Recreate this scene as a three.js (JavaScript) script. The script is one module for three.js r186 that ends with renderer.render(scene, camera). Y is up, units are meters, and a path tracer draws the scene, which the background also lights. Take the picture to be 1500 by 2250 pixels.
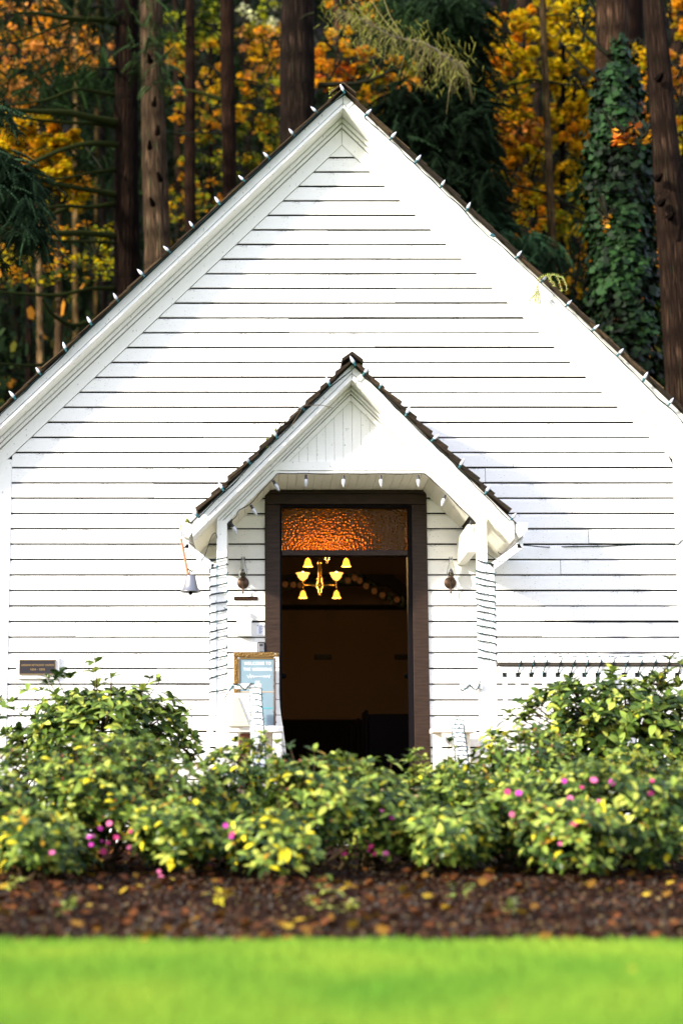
import * as THREE from 'three';
import { mergeGeometries, mergeVertices, toCreasedNormals } from 'three/addons/utils/BufferGeometryUtils.js';
import { RoundedBoxGeometry } from 'three/addons/geometries/RoundedBoxGeometry.js';
import { ImprovedNoise } from 'three/addons/math/ImprovedNoise.js';
import { FontLoader } from 'three/addons/loaders/FontLoader.js';
import { TextGeometry } from 'three/addons/geometries/TextGeometry.js';

// ---------- camera, sky, sun, exposure ----------
const scene = new THREE.Scene();
const FPX = 4180, CAMD = 16.5, EYE = 0.55, TILT = Math.atan(688 / FPX);
const camera = new THREE.PerspectiveCamera(2 * Math.atan(1125 / FPX) * 180 / Math.PI, 1500 / 2250, 0.1, 400);
camera.position.set(0, EYE, CAMD);
camera.rotation.x = TILT;
camera.setViewOffset(1500, 2250, 197, 0, 1500, 2250);
camera.focus = 17.3; camera.userData.fStop = 1.05;
const renderer = new THREE.WebGLRenderer({ antialias: true });
renderer.toneMapping = THREE.LinearToneMapping;
renderer.toneMappingExposure = 4.75;
renderer.shadowMap.enabled = true;
const SUN = new THREE.Vector3(-1.45, 0.72, 1).normalize();
// a clear autumn sky: deeper blue overhead, paler and warmer low down and towards the sun
{
  const W = 256, H = 128, a = new Float32Array(W * H * 4);
  for (let j = 0; j < H; j++) for (let i = 0; i < W; i++) {
    const up = ((j + .5) / H - .5) * Math.PI, az = ((i + .5) / W - .5) * 2 * Math.PI;
    const d = [Math.cos(az) * Math.cos(up), Math.sin(up), Math.sin(az) * Math.cos(up)];
    const c = d[0] * SUN.x + d[1] * SUN.y + d[2] * SUN.z, h = Math.max(0, d[1]);
    const low = Math.exp(-h * 3.2), glow = Math.pow(Math.max(0, c), 6) * .9 + .1 * c * c;
    a.set([.345 + .62 * low + .76 * glow, .45 + .46 * low + .60 * glow, .755 + .15 * low + .41 * glow, 1].map((v, k) => k < 3 ? v * 2.25 : 1), (j * W + i) * 4);
  }
  const t = new THREE.DataTexture(a, W, H, THREE.RGBAFormat, THREE.FloatType);
  t.mapping = THREE.EquirectangularReflectionMapping; t.magFilter = t.minFilter = THREE.LinearFilter; t.needsUpdate = true;
  scene.background = t; scene.environment = t; scene.environmentIntensity = 0.3; scene.backgroundIntensity = 0.3;
}
const sun = new THREE.DirectionalLight(new THREE.Color(1, .93, .82), 2.2);
sun.position.copy(SUN).multiplyScalar(60); sun.castShadow = true; sun.shadow.radius = 5;
Object.assign(sun.shadow.camera, { left: -25, right: 25, top: 25, bottom: -15, near: 1, far: 140 });
scene.add(sun, sun.target);

// ---------- helpers ----------
function rng(s) { return () => { s |= 0; s = s + 0x6D2B79F5 | 0; let t = Math.imul(s ^ s >>> 15, 1 | s); t = t + Math.imul(t ^ t >>> 7, 61 | t) ^ t; return ((t ^ t >>> 14) >>> 0) / 4294967296; }; }
let R = rng(7);
const rr = (a, b) => a + (b - a) * R();
const noise = new ImprovedNoise();
const N3 = (x, y, z) => noise.noise(x, y, z);
const V = (x, y, z) => new THREE.Vector3(x, y, z);
const cT = Math.cos(TILT), sT = Math.sin(TILT);
// a point of the photograph (1500 x 2250) on the vertical plane at that z
function W(px, py, z) {
  const v = (1125 - py) / FPX, u = (px - 553) / FPX, dz = CAMD - z, dy = dz * (sT + v * cT) / (cT - v * sT);
  return V(u * (dz * cT + dy * sT), EYE + dy, z);
}
const used = {};
function numbered(n) { const k = used[n] = (used[n] ?? -1) + 1; return k ? n + '_' + String(k).padStart(3, '0') : n; }
const C = (r, g, b) => new THREE.Color().setRGB(r, g, b);
function mat(c, rough = .7, o = {}) { const m = new (o.physical ? THREE.MeshPhysicalMaterial : THREE.MeshStandardMaterial)({ color: c, roughness: rough, side: THREE.DoubleSide }); delete o.physical; Object.assign(m, o); return m; }
const matte = (c, rough = .95, o = {}) => mat(c, rough, { physical: true, specularIntensity: .08, ...o });
const origin = new WeakMap();
function tag(o, label, category, group, kind) { if (label) o.userData.label = label; if (category) o.userData.category = category; if (group) o.userData.group = group; if (kind) o.userData.kind = kind; return o; }
function thing(name, pos, label, category, group) {
  const o = new THREE.Group(); o.name = numbered(name); o.position.copy(pos); scene.add(o); origin.set(o, pos.clone());
  return tag(o, label, category, group);
}
// a part whose geometry is given in world coordinates
function put(name, geo, m, parent, label) {
  if (Array.isArray(geo)) geo = merge(geo);
  geo.computeBoundingBox(); const c = geo.boundingBox.getCenter(V(0, 0, 0));
  geo.translate(-c.x, -c.y, -c.z);
  const o = new THREE.Mesh(geo, m); o.castShadow = o.receiveShadow = true;
  o.name = parent ? name : numbered(name);
  o.position.copy(c); if (parent) o.position.sub(origin.get(parent));
  origin.set(o, c.clone()); (parent ?? scene).add(o);
  if (label) o.userData.label = label;
  return o;
}
// a part that shares its geometry: given by a world matrix
function putM(name, geo, m, matrix, parent) {
  const o = new THREE.Mesh(geo, m); o.castShadow = o.receiveShadow = true; o.name = parent ? name : numbered(name);
  matrix.decompose(o.position, o.quaternion, o.scale); origin.set(o, o.position.clone());
  if (parent) { o.position.sub(origin.get(parent)); parent.add(o); } else scene.add(o);
  return o;
}
function inst(name, geo, m, mats, cols, parent, kind = 'stuff') {
  const o = new THREE.InstancedMesh(geo, m, mats.length); o.castShadow = o.receiveShadow = true; o.name = parent ? name : numbered(name);
  const off = parent ? origin.get(parent) : V(0, 0, 0), t = new THREE.Matrix4();
  mats.forEach((x, i) => { t.copy(x); t.elements[12] -= off.x; t.elements[13] -= off.y; t.elements[14] -= off.z; o.setMatrixAt(i, t); if (cols) o.setColorAt(i, cols[i]); });
  o.userData.kind = kind; (parent ?? scene).add(o); return o;
}
function merge(list) {
  list = list.map(g => { g = g.index ? g.toNonIndexed() : g; for (const k of Object.keys(g.attributes)) if (!['position', 'normal', 'uv'].includes(k)) g.deleteAttribute(k); if (!g.attributes.uv) g.setAttribute('uv', new THREE.BufferAttribute(new Float32Array(g.attributes.position.count * 2), 2)); if (!g.attributes.normal) g.computeVertexNormals(); return g; });
  return list.length === 1 ? list[0] : mergeGeometries(list);
}
function boxUV(g) { // uv in metres by the face's main direction
  g = g.index ? g.toNonIndexed() : g; const p = g.attributes.position, n = g.attributes.normal, uv = new Float32Array(p.count * 2);
  for (let i = 0; i < p.count; i++) {
    const ax = Math.abs(n.getX(i)), ay = Math.abs(n.getY(i)), az = Math.abs(n.getZ(i));
    const [u, v] = az >= ax && az >= ay ? [p.getX(i), p.getY(i)] : ax > ay ? [p.getZ(i), p.getY(i)] : [p.getX(i), p.getZ(i)];
    uv[2 * i] = u; uv[2 * i + 1] = v;
  }
  g.setAttribute('uv', new THREE.BufferAttribute(uv, 2)); return g;
}
function box(x0, x1, y0, y1, z0, z1, r = 0) {
  const a = Math.abs(x1 - x0), b = Math.abs(y1 - y0), c = Math.abs(z1 - z0);
  const g = r ? new RoundedBoxGeometry(a, b, c, 1, Math.min(r, a / 2.1, b / 2.1, c / 2.1)) : new THREE.BoxGeometry(a, b, c);
  g.translate((x0 + x1) / 2, (y0 + y1) / 2, (z0 + z1) / 2); return boxUV(g);
}
function prism(pts, z0, z1, bev = 0) { // polygon in x,y pushed along z
  const s = new THREE.Shape(pts.map(p => new THREE.Vector2(p[0], p[1])));
  const g = new THREE.ExtrudeGeometry(s, { depth: z1 - z0 - 2 * bev, bevelEnabled: bev > 0, bevelSize: bev, bevelThickness: bev, bevelOffset: -bev, bevelSegments: 1, curveSegments: 8 });
  g.translate(0, 0, z0 + bev); return boxUV(g);
}
function tube(pts, r, seg = 0, rad = 6, closed = false) {
  return new THREE.TubeGeometry(new THREE.CatmullRomCurve3(pts, closed, 'catmullrom', .5), seg || pts.length * 4, r, rad, closed);
}
function polyTube(pts, r, rad = 5) { const c = new THREE.CurvePath(); for (let i = 1; i < pts.length; i++) c.add(new THREE.LineCurve3(pts[i - 1], pts[i])); return new THREE.TubeGeometry(c, pts.length * 3, r, rad); }
function lathe(prof, x, y, z, seg = 20) { const g = new THREE.LatheGeometry(prof.map(p => new THREE.Vector2(p[0], p[1])), seg); g.translate(x, y, z); return g; }
function limb(pts, radii, rad = 7, bumpy = 0, fr = 5) { // a tapered tube along points
  const curve = new THREE.CatmullRomCurve3(pts), n = Math.max(2, radii.length * 3), fz = curve.computeFrenetFrames(n, false), pos = [], uv = [], idx = [], p = V(0, 0, 0);
  const L = curve.getLength();
  for (let i = 0; i <= n; i++) {
    curve.getPoint(i / n, p); const q = i / n * (radii.length - 1), k = Math.min(radii.length - 2, Math.floor(q)), r0 = radii[k] + (radii[k + 1] - radii[k]) * (q - k);
    for (let j = 0; j <= rad; j++) {
      const a = j % rad / rad * Math.PI * 2, b = bumpy ? 1 + bumpy * N3(Math.cos(a) * fr * .35, Math.sin(a) * fr * .35, i / n * L * 1.4 + pts[0].x * 7) : 1, r = r0 * b;
      const d = fz.normals[i].clone().multiplyScalar(Math.cos(a) * r).addScaledVector(fz.binormals[i], Math.sin(a) * r);
      pos.push(p.x + d.x, p.y + d.y, p.z + d.z); uv.push(j / rad * Math.max(.3, Math.round(radii[0] * 6.3 * 2) / 2), i / n * L);
    }
  }
  for (let i = 0; i < n; i++) for (let j = 0; j < rad; j++) { const a = i * (rad + 1) + j, b = a + rad + 1; idx.push(a, b, a + 1, b, b + 1, a + 1); }
  const g = new THREE.BufferGeometry(); g.setAttribute('position', new THREE.Float32BufferAttribute(pos, 3)); g.setAttribute('uv', new THREE.Float32BufferAttribute(uv, 2)); g.setIndex(idx); g.computeVertexNormals(); return g;
}
function tex(w, h, f, srgb = true, rep = [1, 1]) {
  const a = new Uint8Array(w * h * 4);
  for (let j = 0; j < h; j++) for (let i = 0; i < w; i++) { const c = f(i / w, j / h, i, j); for (let k = 0; k < 3; k++) a[(j * w + i) * 4 + k] = Math.max(0, Math.min(255, (Array.isArray(c) ? c[k] : c) * 255)); a[(j * w + i) * 4 + 3] = 255; }
  const t = new THREE.DataTexture(a, w, h); t.wrapS = t.wrapT = THREE.RepeatWrapping; t.magFilter = t.minFilter = THREE.LinearFilter; t.repeat.set(...rep); if (srgb) t.colorSpace = THREE.SRGBColorSpace; t.needsUpdate = true; return t;
}
const tn = (u, v, f, s = 0) => { // tiling noise
  const a = u * 2 * Math.PI, b = v * 2 * Math.PI, k = f / 6.283; return N3(Math.cos(a) * k + s, Math.sin(a) * k + Math.cos(b) * k * .7 + s * 2.1, Math.sin(b) * k + s * .7);
};
const smooth = (a, b, x) => { x = Math.max(0, Math.min(1, (x - a) / (b - a))); return x * x * (3 - 2 * x); };

// ---------- materials ----------
// painted siding: clean paint with grime caught along the upper edge of each board
const SIDE_H = .1361;
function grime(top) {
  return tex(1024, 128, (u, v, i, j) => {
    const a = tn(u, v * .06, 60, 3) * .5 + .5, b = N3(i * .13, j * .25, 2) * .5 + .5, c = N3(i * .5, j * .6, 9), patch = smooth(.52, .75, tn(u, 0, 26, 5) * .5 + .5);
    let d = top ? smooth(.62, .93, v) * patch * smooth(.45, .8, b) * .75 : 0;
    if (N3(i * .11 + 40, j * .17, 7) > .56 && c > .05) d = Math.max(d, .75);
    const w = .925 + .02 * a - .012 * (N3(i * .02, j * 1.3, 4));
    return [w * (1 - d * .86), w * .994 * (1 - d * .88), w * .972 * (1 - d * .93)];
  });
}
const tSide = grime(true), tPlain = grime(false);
const brush = tex(256, 256, (u, v, i, j) => .5 + .3 * N3(i * .03, j * .45, 1) + .2 * N3(i * .2, j * .5, 5), false);
tSide.repeat.set(1 / 2.6, 1 / SIDE_H); tPlain.repeat.set(1 / 1.7, 1 / .9); brush.repeat.set(1.4, 1.4);
const M = {};
M.side = mat(C(.93, .93, .92), .5, { map: tSide, bumpMap: brush, bumpScale: .0008 });
M.white = mat(C(.93, .93, .91), .48, { map: tPlain, bumpMap: brush, bumpScale: .0008 });
M.cream = mat(C(.93, .91, .80), .5, { map: tPlain, bumpMap: brush, bumpScale: .0008 });
M.gloss = mat(C(.84, .84, .83), .3);
M.felt = matte(C(.012, .011, .01), .95);
M.gap = matte(C(.05, .045, .035), .95);
const wood = tex(256, 256, (u, v, i, j) => { const g = N3(i * .03, j * .6, 3) * .5 + .5, s = N3(i * .01, j * .08, 8) * .5 + .5; const t = .35 + .35 * g + .3 * s; return [t, t * .93, t * .85]; });
wood.repeat.set(3, 3);
M.shake = [[.10, .078, .055], [.06, .048, .036], [.15, .115, .07], [.045, .038, .03]].map(c => mat(C(...c), .9, { map: wood, physical: true, specularIntensity: .25 }));
M.brown = mat(C(.066, .044, .034), .42, { map: wood, physical: true, specularIntensity: .3 });
M.dark = matte(C(.006, .005, .006), .55);
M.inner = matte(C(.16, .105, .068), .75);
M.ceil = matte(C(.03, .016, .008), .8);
M.wire = matte(C(.006, .016, .018), .6);
M.black = mat(C(.012, .013, .014), .5);
M.teal = mat(C(.01, .085, .10), .45);
M.bulb = mat(C(.46, .47, .5), .18, { physical: true, clearcoat: 1, clearcoatRoughness: .05 });
M.bronze = mat(C(.055, .028, .015), .4, { metalness: .6 });
M.brass = mat(C(.75, .48, .14), .25, { metalness: 1 });
M.alu = mat(C(.20, .20, .205), .42, { metalness: .8 });
M.copper = mat(C(.42, .16, .07), .5, { metalness: .3 });
M.moss = matte(C(.15, .16, .02), .95);
// ---------- ground ----------
const HILL = (x, z) => z > -16 ? 0 : (-16 - z) * .62 * smooth(0, 14, -16 - z) + 0;
function groundY(x, z) {
  const k = smooth(8.8, 4.8, z) * .24 + smooth(4.5, 1.5, z) * .13;
  return k + HILL(x, z) + (z < 8.6 ? .02 * N3(x * 1.7, z * 1.7, 3) * smooth(8.6, 7.6, z) : 0);
}
function sheet(name, x0, x1, z0, z1, nx, nz, lift, m, edge) {
  const g = new THREE.PlaneGeometry(1, 1, nx, nz), p = g.attributes.position, uv = g.attributes.uv;
  for (let i = 0; i < p.count; i++) {
    const u = p.getX(i) + .5, v = p.getY(i) + .5; let x = x0 + (x1 - x0) * u, z = z1 + (z0 - z1) * v; if (edge && v === 1) z += edge(x);
    p.setXYZ(i, x, groundY(x, z) + lift, z); uv.setXY(i, x, z);
  }
  g.computeVertexNormals(); const o = put(name, g, m); o.userData.kind = 'structure'; return o;
}
const soil = tex(512, 512, (u, v, i, j) => { const a = N3(i * .06, j * .06, 1) * .5 + .5, b = N3(i * .25, j * .25, 4) * .5 + .5, c = N3(i * .6, j * .6, 8); const t = .16 + .16 * a * b + .07 * c; return [t * 1.25, t * .85, t * .6]; });
soil.repeat.set(.9, .9);
const soilBump = tex(256, 256, (u, v, i, j) => .5 + .5 * N3(i * .15, j * .15, 2), false); soilBump.repeat.set(2, 2);
const mSoil = matte(C(.36, .29, .24), .95, { map: soil, bumpMap: soilBump, bumpScale: .03 });
const mForest = matte(C(.09, .09, .055), .97, { map: soil, bumpMap: soilBump, bumpScale: .03 });
const turf = tex(512, 512, (u, v, i, j) => { const a = N3(i * .03, j * .03, 6) * .5 + .5, b = N3(i * .3, j * .3, 2) * .5 + .5; return [.26 + .12 * a + .08 * b, .44 + .12 * a + .1 * b, .07 + .04 * b]; });
turf.repeat.set(.7, .7);
const mTurf = matte(C(.55, .55, .5), .9, { map: turf });
sheet('ground', -170, 170, -150, 160, 68, 124, 0, mForest);
sheet('garden_bed', -6, 8, .2, 9.3, 90, 72, .02, mSoil);
sheet('lawn', -60, 60, 8.80, 90, 240, 60, .045, mTurf, x => .20 * N3(x * 2.1, 3, 1) + .14 * N3(x * 9, 5, 2) + .04);

// ---------- church ----------
const HX = .815, ML = .978, MR = 1.003, PX = .83, MP = 1.006, GY = .3;
const church = thing('church', V(HX, GY, 0), 'white clapboard gabled chapel with a small porch and an open brown doorway', 'church');
const P = (name, g, m, label) => put(name, g, m, church, label);
// slanted band under a gable: d is the distance from the ridge line, y its heights at the ridge
function band(side, xr, m, d0, d1, yt, yb, z0, z1, bev = .002) {
  const q = d => xr + side * d;
  const pts = [[q(d0), yt - m * d0], [q(d1), yt - m * d1], [q(d1), yb - m * d1], [q(d0), yb - m * d0]];
  return prism(side > 0 ? pts : pts.reverse(), z0, z1, bev);
}
// siding
function board(y0, h, xl, xr) { // drop siding: flat face, cove and thin upper lip; xl, xr give the ends at a height
  const prof = [[.0, .015], [.0, .021], [.004, .0235], [h - .034, .0235], [h - .026, .0215], [h - .018, .013], [h - .0126, .0115]];
  const pos = [], uv = [], shift = R() * 2.6, wob = rr(-.0012, .0012);
  const n = 4;
  for (let k = 0; k < prof.length - 1; k++) for (let s = 0; s < n; s++) {
    const c = (i, t) => { const y = y0 + prof[i][0], l = xl(y), r = xr(y), x = l + (r - l) * t; return [x, y + wob * Math.sin(x * 2.1 + y0 * 9), prof[i][1] + .0008 * Math.sin(x * 3 + y0 * 30)]; };
    const a = c(k, s / n), b = c(k, (s + 1) / n), d = c(k + 1, s / n), e = c(k + 1, (s + 1) / n);
    for (const q of [a, b, e, a, e, d]) { pos.push(...q); uv.push(q[0] + shift, q[1] - y0); }
  }
  const g = new THREE.BufferGeometry(); g.setAttribute('position', new THREE.Float32BufferAttribute(pos, 3)); g.setAttribute('uv', new THREE.Float32BufferAttribute(uv, 2)); g.computeVertexNormals(); return g;
}
const YTOP = 6.523, WL = -2.112, WR = 3.708, DL = .118, DR = 1.530, DTOP = 3.447;
R = rng(21);
for (let k = -1; k < 46; k++) {
  const y0 = YTOP - (k + 1) * SIDE_H; if (y0 < .25) break;
  const yTopLine = YTOP - k * SIDE_H; if (k === -1) continue;
  const rakeL = y => Math.max(WL, HX - (6.627 - y) / ML), rakeR = y => Math.min(WR, HX + (6.627 - y) / MR);
  const runs = [];
  const door = y0 + SIDE_H < DTOP + .1;
  if (door) runs.push([rakeL, () => DL - .004], [() => DR + .004, rakeR]); else runs.push([rakeL, rakeR]);
  for (const [l, r] of runs) {
    const x0 = l(y0), x1 = r(y0); let cuts = [];
    if (x1 - x0 > 1.8 && R() < .62) cuts = [x0 + (x1 - x0) * rr(.25, .8)];
    if (x1 - x0 > 4.5 && R() < .4) cuts = [x0 + rr(1, 2), x1 - rr(1, 2)];
    const ends = [l, ...cuts.map(c => () => c), r];
    for (let i = 0; i + 1 < ends.length; i++) {
      const a = ends[i], b = ends[i + 1], gp = .002, dy = cuts.length && i ? rr(-.003, .003) : 0;
      P('siding_board', board(y0 + dy, SIDE_H, i ? y => a(y) + gp : a, i + 2 < ends.length ? y => b(y) - gp : b), M.side);
    }
  }
}
P('siding_board', board(YTOP, SIDE_H, y => HX - (6.66 - y) / ML, y => HX + (6.66 - y) / MR), M.side);
// the framed wall behind the boards, open at the door
P('wall', [prism([[-2.23, .2], [.20, .2], [.20, 3.40], [1.45, 3.40], [1.45, .2], [3.84, .2], [3.84, 3.9], [HX, 6.86], [-2.23, 3.9]], -.14, .007)], M.felt);
P('wall', box(-2.24, -2.12, .2, 3.9, -9.3, -.145), M.white); P('wall', box(3.73, 3.85, .2, 3.9, -9.3, -.145), M.white);
P('wall', prism([[-2.23, .2], [3.84, .2], [3.84, 3.9], [HX, 6.86], [-2.23, 3.9]], -9.42, -9.305), M.white);
P('corner_board', box(-2.245, WL, .3, 3.73, -.10, .034, .004), M.white); P('corner_board', box(WR, 3.845, .3, 3.73, -.10, .034, .004), M.white);
// main gable trim
for (const [s, m] of [[-1, ML], [1, MR]]) {
  const e = s < 0 ? 3.42 : 3.40, b = (n, ...a) => P(n, band(s, HX, m, ...a), M.white);
  b('rake_frieze', .0015, e - .3, 6.781, 6.632, .003, .036);
  b('bed_moulding', .001, e - .3, 6.827, 6.790, .003, .056, .004); b('bed_moulding', .001, e - .25, 6.876, 6.833, .003, .082, .005);
  b('soffit', .001, e, 6.896, 6.879, .04, .252);
  b('rake_strip', .0015, e, 6.922, 6.882, .252, .294, .004);
  P('rake_backing', band(s, HX, m, .002, e - .01, 7.02, 6.885, .2525, .2535, 0).translate(0, 0, -.006), M.gap);
  b('rake_board', .0015, e, 7.026, 6.931, .25, .282, .003);
}
const roofS = [-1, 1].map((s, i) => { const o = P('roof', band(s, HX, s < 0 ? ML : MR, .002, 3.5, 7.037, 7.029, -9.6, .286, 0), M.gap); return o; });
// shingles at the rake edge of a roof; every course is a few thin shakes
function shingles(parent, side, xr, m, yRidge, dMax, expo, zEdge, rows, wide, tmin, tmax, lenK = 1.9, step = 1) {
  const ang = Math.atan(m), ca = Math.cos(ang), sa = Math.sin(ang), list = [];
  const L = dMax / ca;
  for (let s = expo * .9, k = 0; s < L + .02; s += expo * rr(.94, 1.06), k++) for (let w = 0, z = zEdge + rr(-.004, .006); w < rows; w++) {
    const wd = wide * rr(.75, 1.3), th = rr(tmin, tmax), len = Math.min(expo * lenK, s - .01), g = new THREE.BoxGeometry(len, th, wd - .004); // x along the slope downwards
    const p = g.attributes.position; for (let i = 0; i < p.count; i++) if (p.getX(i) < 0) p.setY(i, p.getY(i) * .3 - th * .33);
    const a = s - len / 2, lift = th * .5 + .004, tilt = Math.atan(th * .85 / expo) * .62;
    g.rotateZ(tilt + rr(-.012, .012)); g.rotateZ(-ang); if (side < 0) g.scale(-1, 1, 1);
    const d = a * ca + lift * sa, y = yRidge - a * sa + lift * ca + th * .35 * ca;
    g.translate(xr + side * d, y, z - wd / 2); z -= wd;
    if (side < 0) { const ix = g.index.array; for (let i = 0; i < ix.length; i += 3) { const t = ix[i]; ix[i] = ix[i + 1]; ix[i + 1] = t; } }
    g.computeVertexNormals(); list.push([boxUV(g), w]);
  }
  return list;
}
R = rng(33);
[-1, 1].forEach((s, i) => {
  const rest = [];
  for (const [g, w] of shingles(roofS[i], s, HX, s < 0 ? ML : MR, 7.036, 3.48, .205, .362, 9, .16, .008, .013, 2.2)) if (w < 3) put('shingle', g, M.shake[Math.floor(R() * 4)], roofS[i]); else rest.push(g);
  rest.push(band(s, HX, s < 0 ? ML : MR, .05, 3.5, 7.07, 7.04, -9.6, -1.15, 0));
  put('shingle_field', rest, M.shake[1], roofS[i]).userData.kind = 'stuff';
});
for (let k = 0, z = .36; k < 5; k++, z -= .26) P('ridge_cap', [band(-1, HX, .85, .0, .115, 7.104, 7.086, z - .34, z, .002), band(1, HX, .85, .0, .115, 7.104, 7.086, z - .34, z, .002)], M.shake[k % 4]);
P('ridge_cap', [band(-1, HX, .85, 0, .11, 7.095, 7.08, -9.6, -1.3, 0), band(1, HX, .85, 0, .11, 7.095, 7.08, -9.6, -1.3, 0)], M.shake[1]);

// ---------- porch ----------
for (const s of [-1, 1]) {
  const b = (n, m, ...a) => P(n, band(s, PX, MP, ...a), m), e = s < 0 ? 1.312 : 1.318;
  b('porch_rake_board', M.white, .0015, e, 4.326, 4.254, 1.066, 1.100, .003);
  b('porch_rake_strip', M.white, .0015, e, 4.246, 4.196, 1.072, 1.112, .005);
  P('porch_rake_backing', band(s, PX, MP, .002, e - .01, 4.32, 4.2, 1.066, 1.067, 0).translate(0, 0, .002), M.gap);
  b('porch_soffit', M.white, .001, e, 4.212, 4.193, .88, 1.07);
  b('porch_bed_moulding', M.white, .001, 1.12, 4.190, 4.158, .84, .905, .004); b('porch_bed_moulding', M.white, .001, 1.10, 4.153, 4.130, .84, .886, .004);
  b('porch_frieze', M.white, .0015, 1.075, 4.122, 4.072, .842, .872);
  // soffit of the side overhang back to the wall
  P('porch_soffit', band(s, PX, MP, 1.03, e, 4.205, 4.19, .026, .879, 0), M.cream);
}
const porchS = [-1, 1].map(s => P('porch_roof', band(s, PX, MP, .002, 1.335, 4.338, 4.329, .024, 1.108, 0), M.gap));
[-1, 1].forEach((s, i) => { for (const [g] of shingles(porchS[i], s, PX, MP, 4.337, 1.35, .182, 1.176, 7, .165, .019, .028, 1.75)) put('shingle', g, M.shake[Math.floor(R() * 4)], porchS[i]); });
for (let k = 0, z = 1.19; k < 5; k++, z -= .23) P('porch_ridge_cap', [band(-1, PX, .72, .0, .085, 4.42, 4.388, z - .25, z, .003), band(1, PX, .78, .0, .09, 4.42, 4.388, z - .25, z, .003)], M.shake[(k + 3) % 4]);
// boarded gable
const gable = P('porch_gable', prism([[.2, 3.49], [1.46, 3.49], [PX, 4.13]], .815, .828), M.gap);
for (let k = -8; k <= 7; k++) {
  const x0 = PX + k * .0742 + .012, x1 = x0 + .0722, top = x => 4.09 - MP * Math.abs(x - PX); if (Math.max(top(x0), top(x1)) < 3.57) continue;
  const pts = [[x0, 3.555], [x1, 3.555], [x1, Math.max(3.556, top(x1))]]; if (x0 < PX && x1 > PX) pts.push([PX, top(PX)]); pts.push([x0, Math.max(3.556, top(x0))]);
  put('gable_board', prism(pts, .829, .846, .0008), M.white, gable);
}
P('tie_beam', box(.16, 1.50, 3.474, 3.551, .842, .876, .003), M.white); P('tie_beam_moulding', box(.18, 1.48, 3.452, 3.47, .845, .868, .002), M.white);
// board ceiling: level in the middle, sloping at the sides, boards running in from the front
const ceil = P('porch_ceiling', [box(.14, 1.52, 3.478, 3.486, .027, .84), band(-1, PX, MP, .64, 1.1, 4.155, 4.145, .027, .84, 0), band(1, PX, MP, .64, 1.1, 4.155, 4.145, .027, .84, 0)], M.gap);
for (let k = 0; k < 18; k++) { const x = .158 + k * .0747; put('ceiling_board', box(x, x + .0722, 3.456, 3.474, .027, .838, .001), M.cream, ceil); }
for (const s of [-1, 1]) for (let k = 0; k < 6; k++) { const d = .672 + k * .0545; put('ceiling_board', band(s, PX, MP, d, d + .0525, 4.141, 4.122, .027, .838, .0008), M.cream, ceil); }
P('porch_beam', box(-.275, -.205, 2.79, 3.02, .027, .876, .003), M.cream); P('porch_beam', box(1.862 - .07, 1.865, 2.79, 3.02, .027, .85, .003), M.cream);
P('porch_post', box(-.290, -.205, .84, 3.04, .862, .947, .004), M.white); P('porch_post', box(1.857, 1.942, .84, 3.02, .862, .947, .004), M.white);
P('porch_floor', box(-.42, 2.08, .76, .845, .03, 1.06, .004), mat(C(.34, .24, .12), .6)); P('porch_skirt', box(-.40, 2.06, .2, .755, .95, .985), M.white);
// gutters and downspouts
for (const s of [-1, 1]) {
  const x = s < 0 ? -.485 : 2.155, q = (dx, y) => [x + s * dx, y], pr = [q(.004, 3.0), q(.004, 2.92), q(.03, 2.875), q(.075, 2.885), q(.08, 2.92), q(.105, 2.945), q(.105, 2.998)];
  P('gutter', prism(s > 0 ? pr : pr.reverse(), .03, 1.09, .002), M.white);
  const fx = s < 0 ? -.314 : 1.970, gx = x + s * .055, sq = (a, b, r) => { const d = b.clone().sub(a), g = new RoundedBoxGeometry(r, d.length(), .06, 1, .006); g.rotateZ(-Math.atan2(d.x, d.y)); g.translate((a.x + b.x) / 2, (a.y + b.y) / 2, .93); return boxUV(g); };
  P('downspout', [sq(V(gx, 2.9, 0), V(gx + s * .0, 2.80, 0), .055), sq(V(gx + s * .012, 2.83, 0), V(fx, 2.645, 0), .058), sq(V(fx, 2.68, 0), V(fx, s < 0 ? 1.62 : .5, 0), .05)], M.gloss);
  if (s < 0) P('downspout', [sq(V(fx, 1.615, 0), V(fx - .008, 1.36, 0), .05), sq(V(fx - .008, 1.37, 0), V(fx - .09, 1.0, 0), .05)], M.gloss);
}
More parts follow.
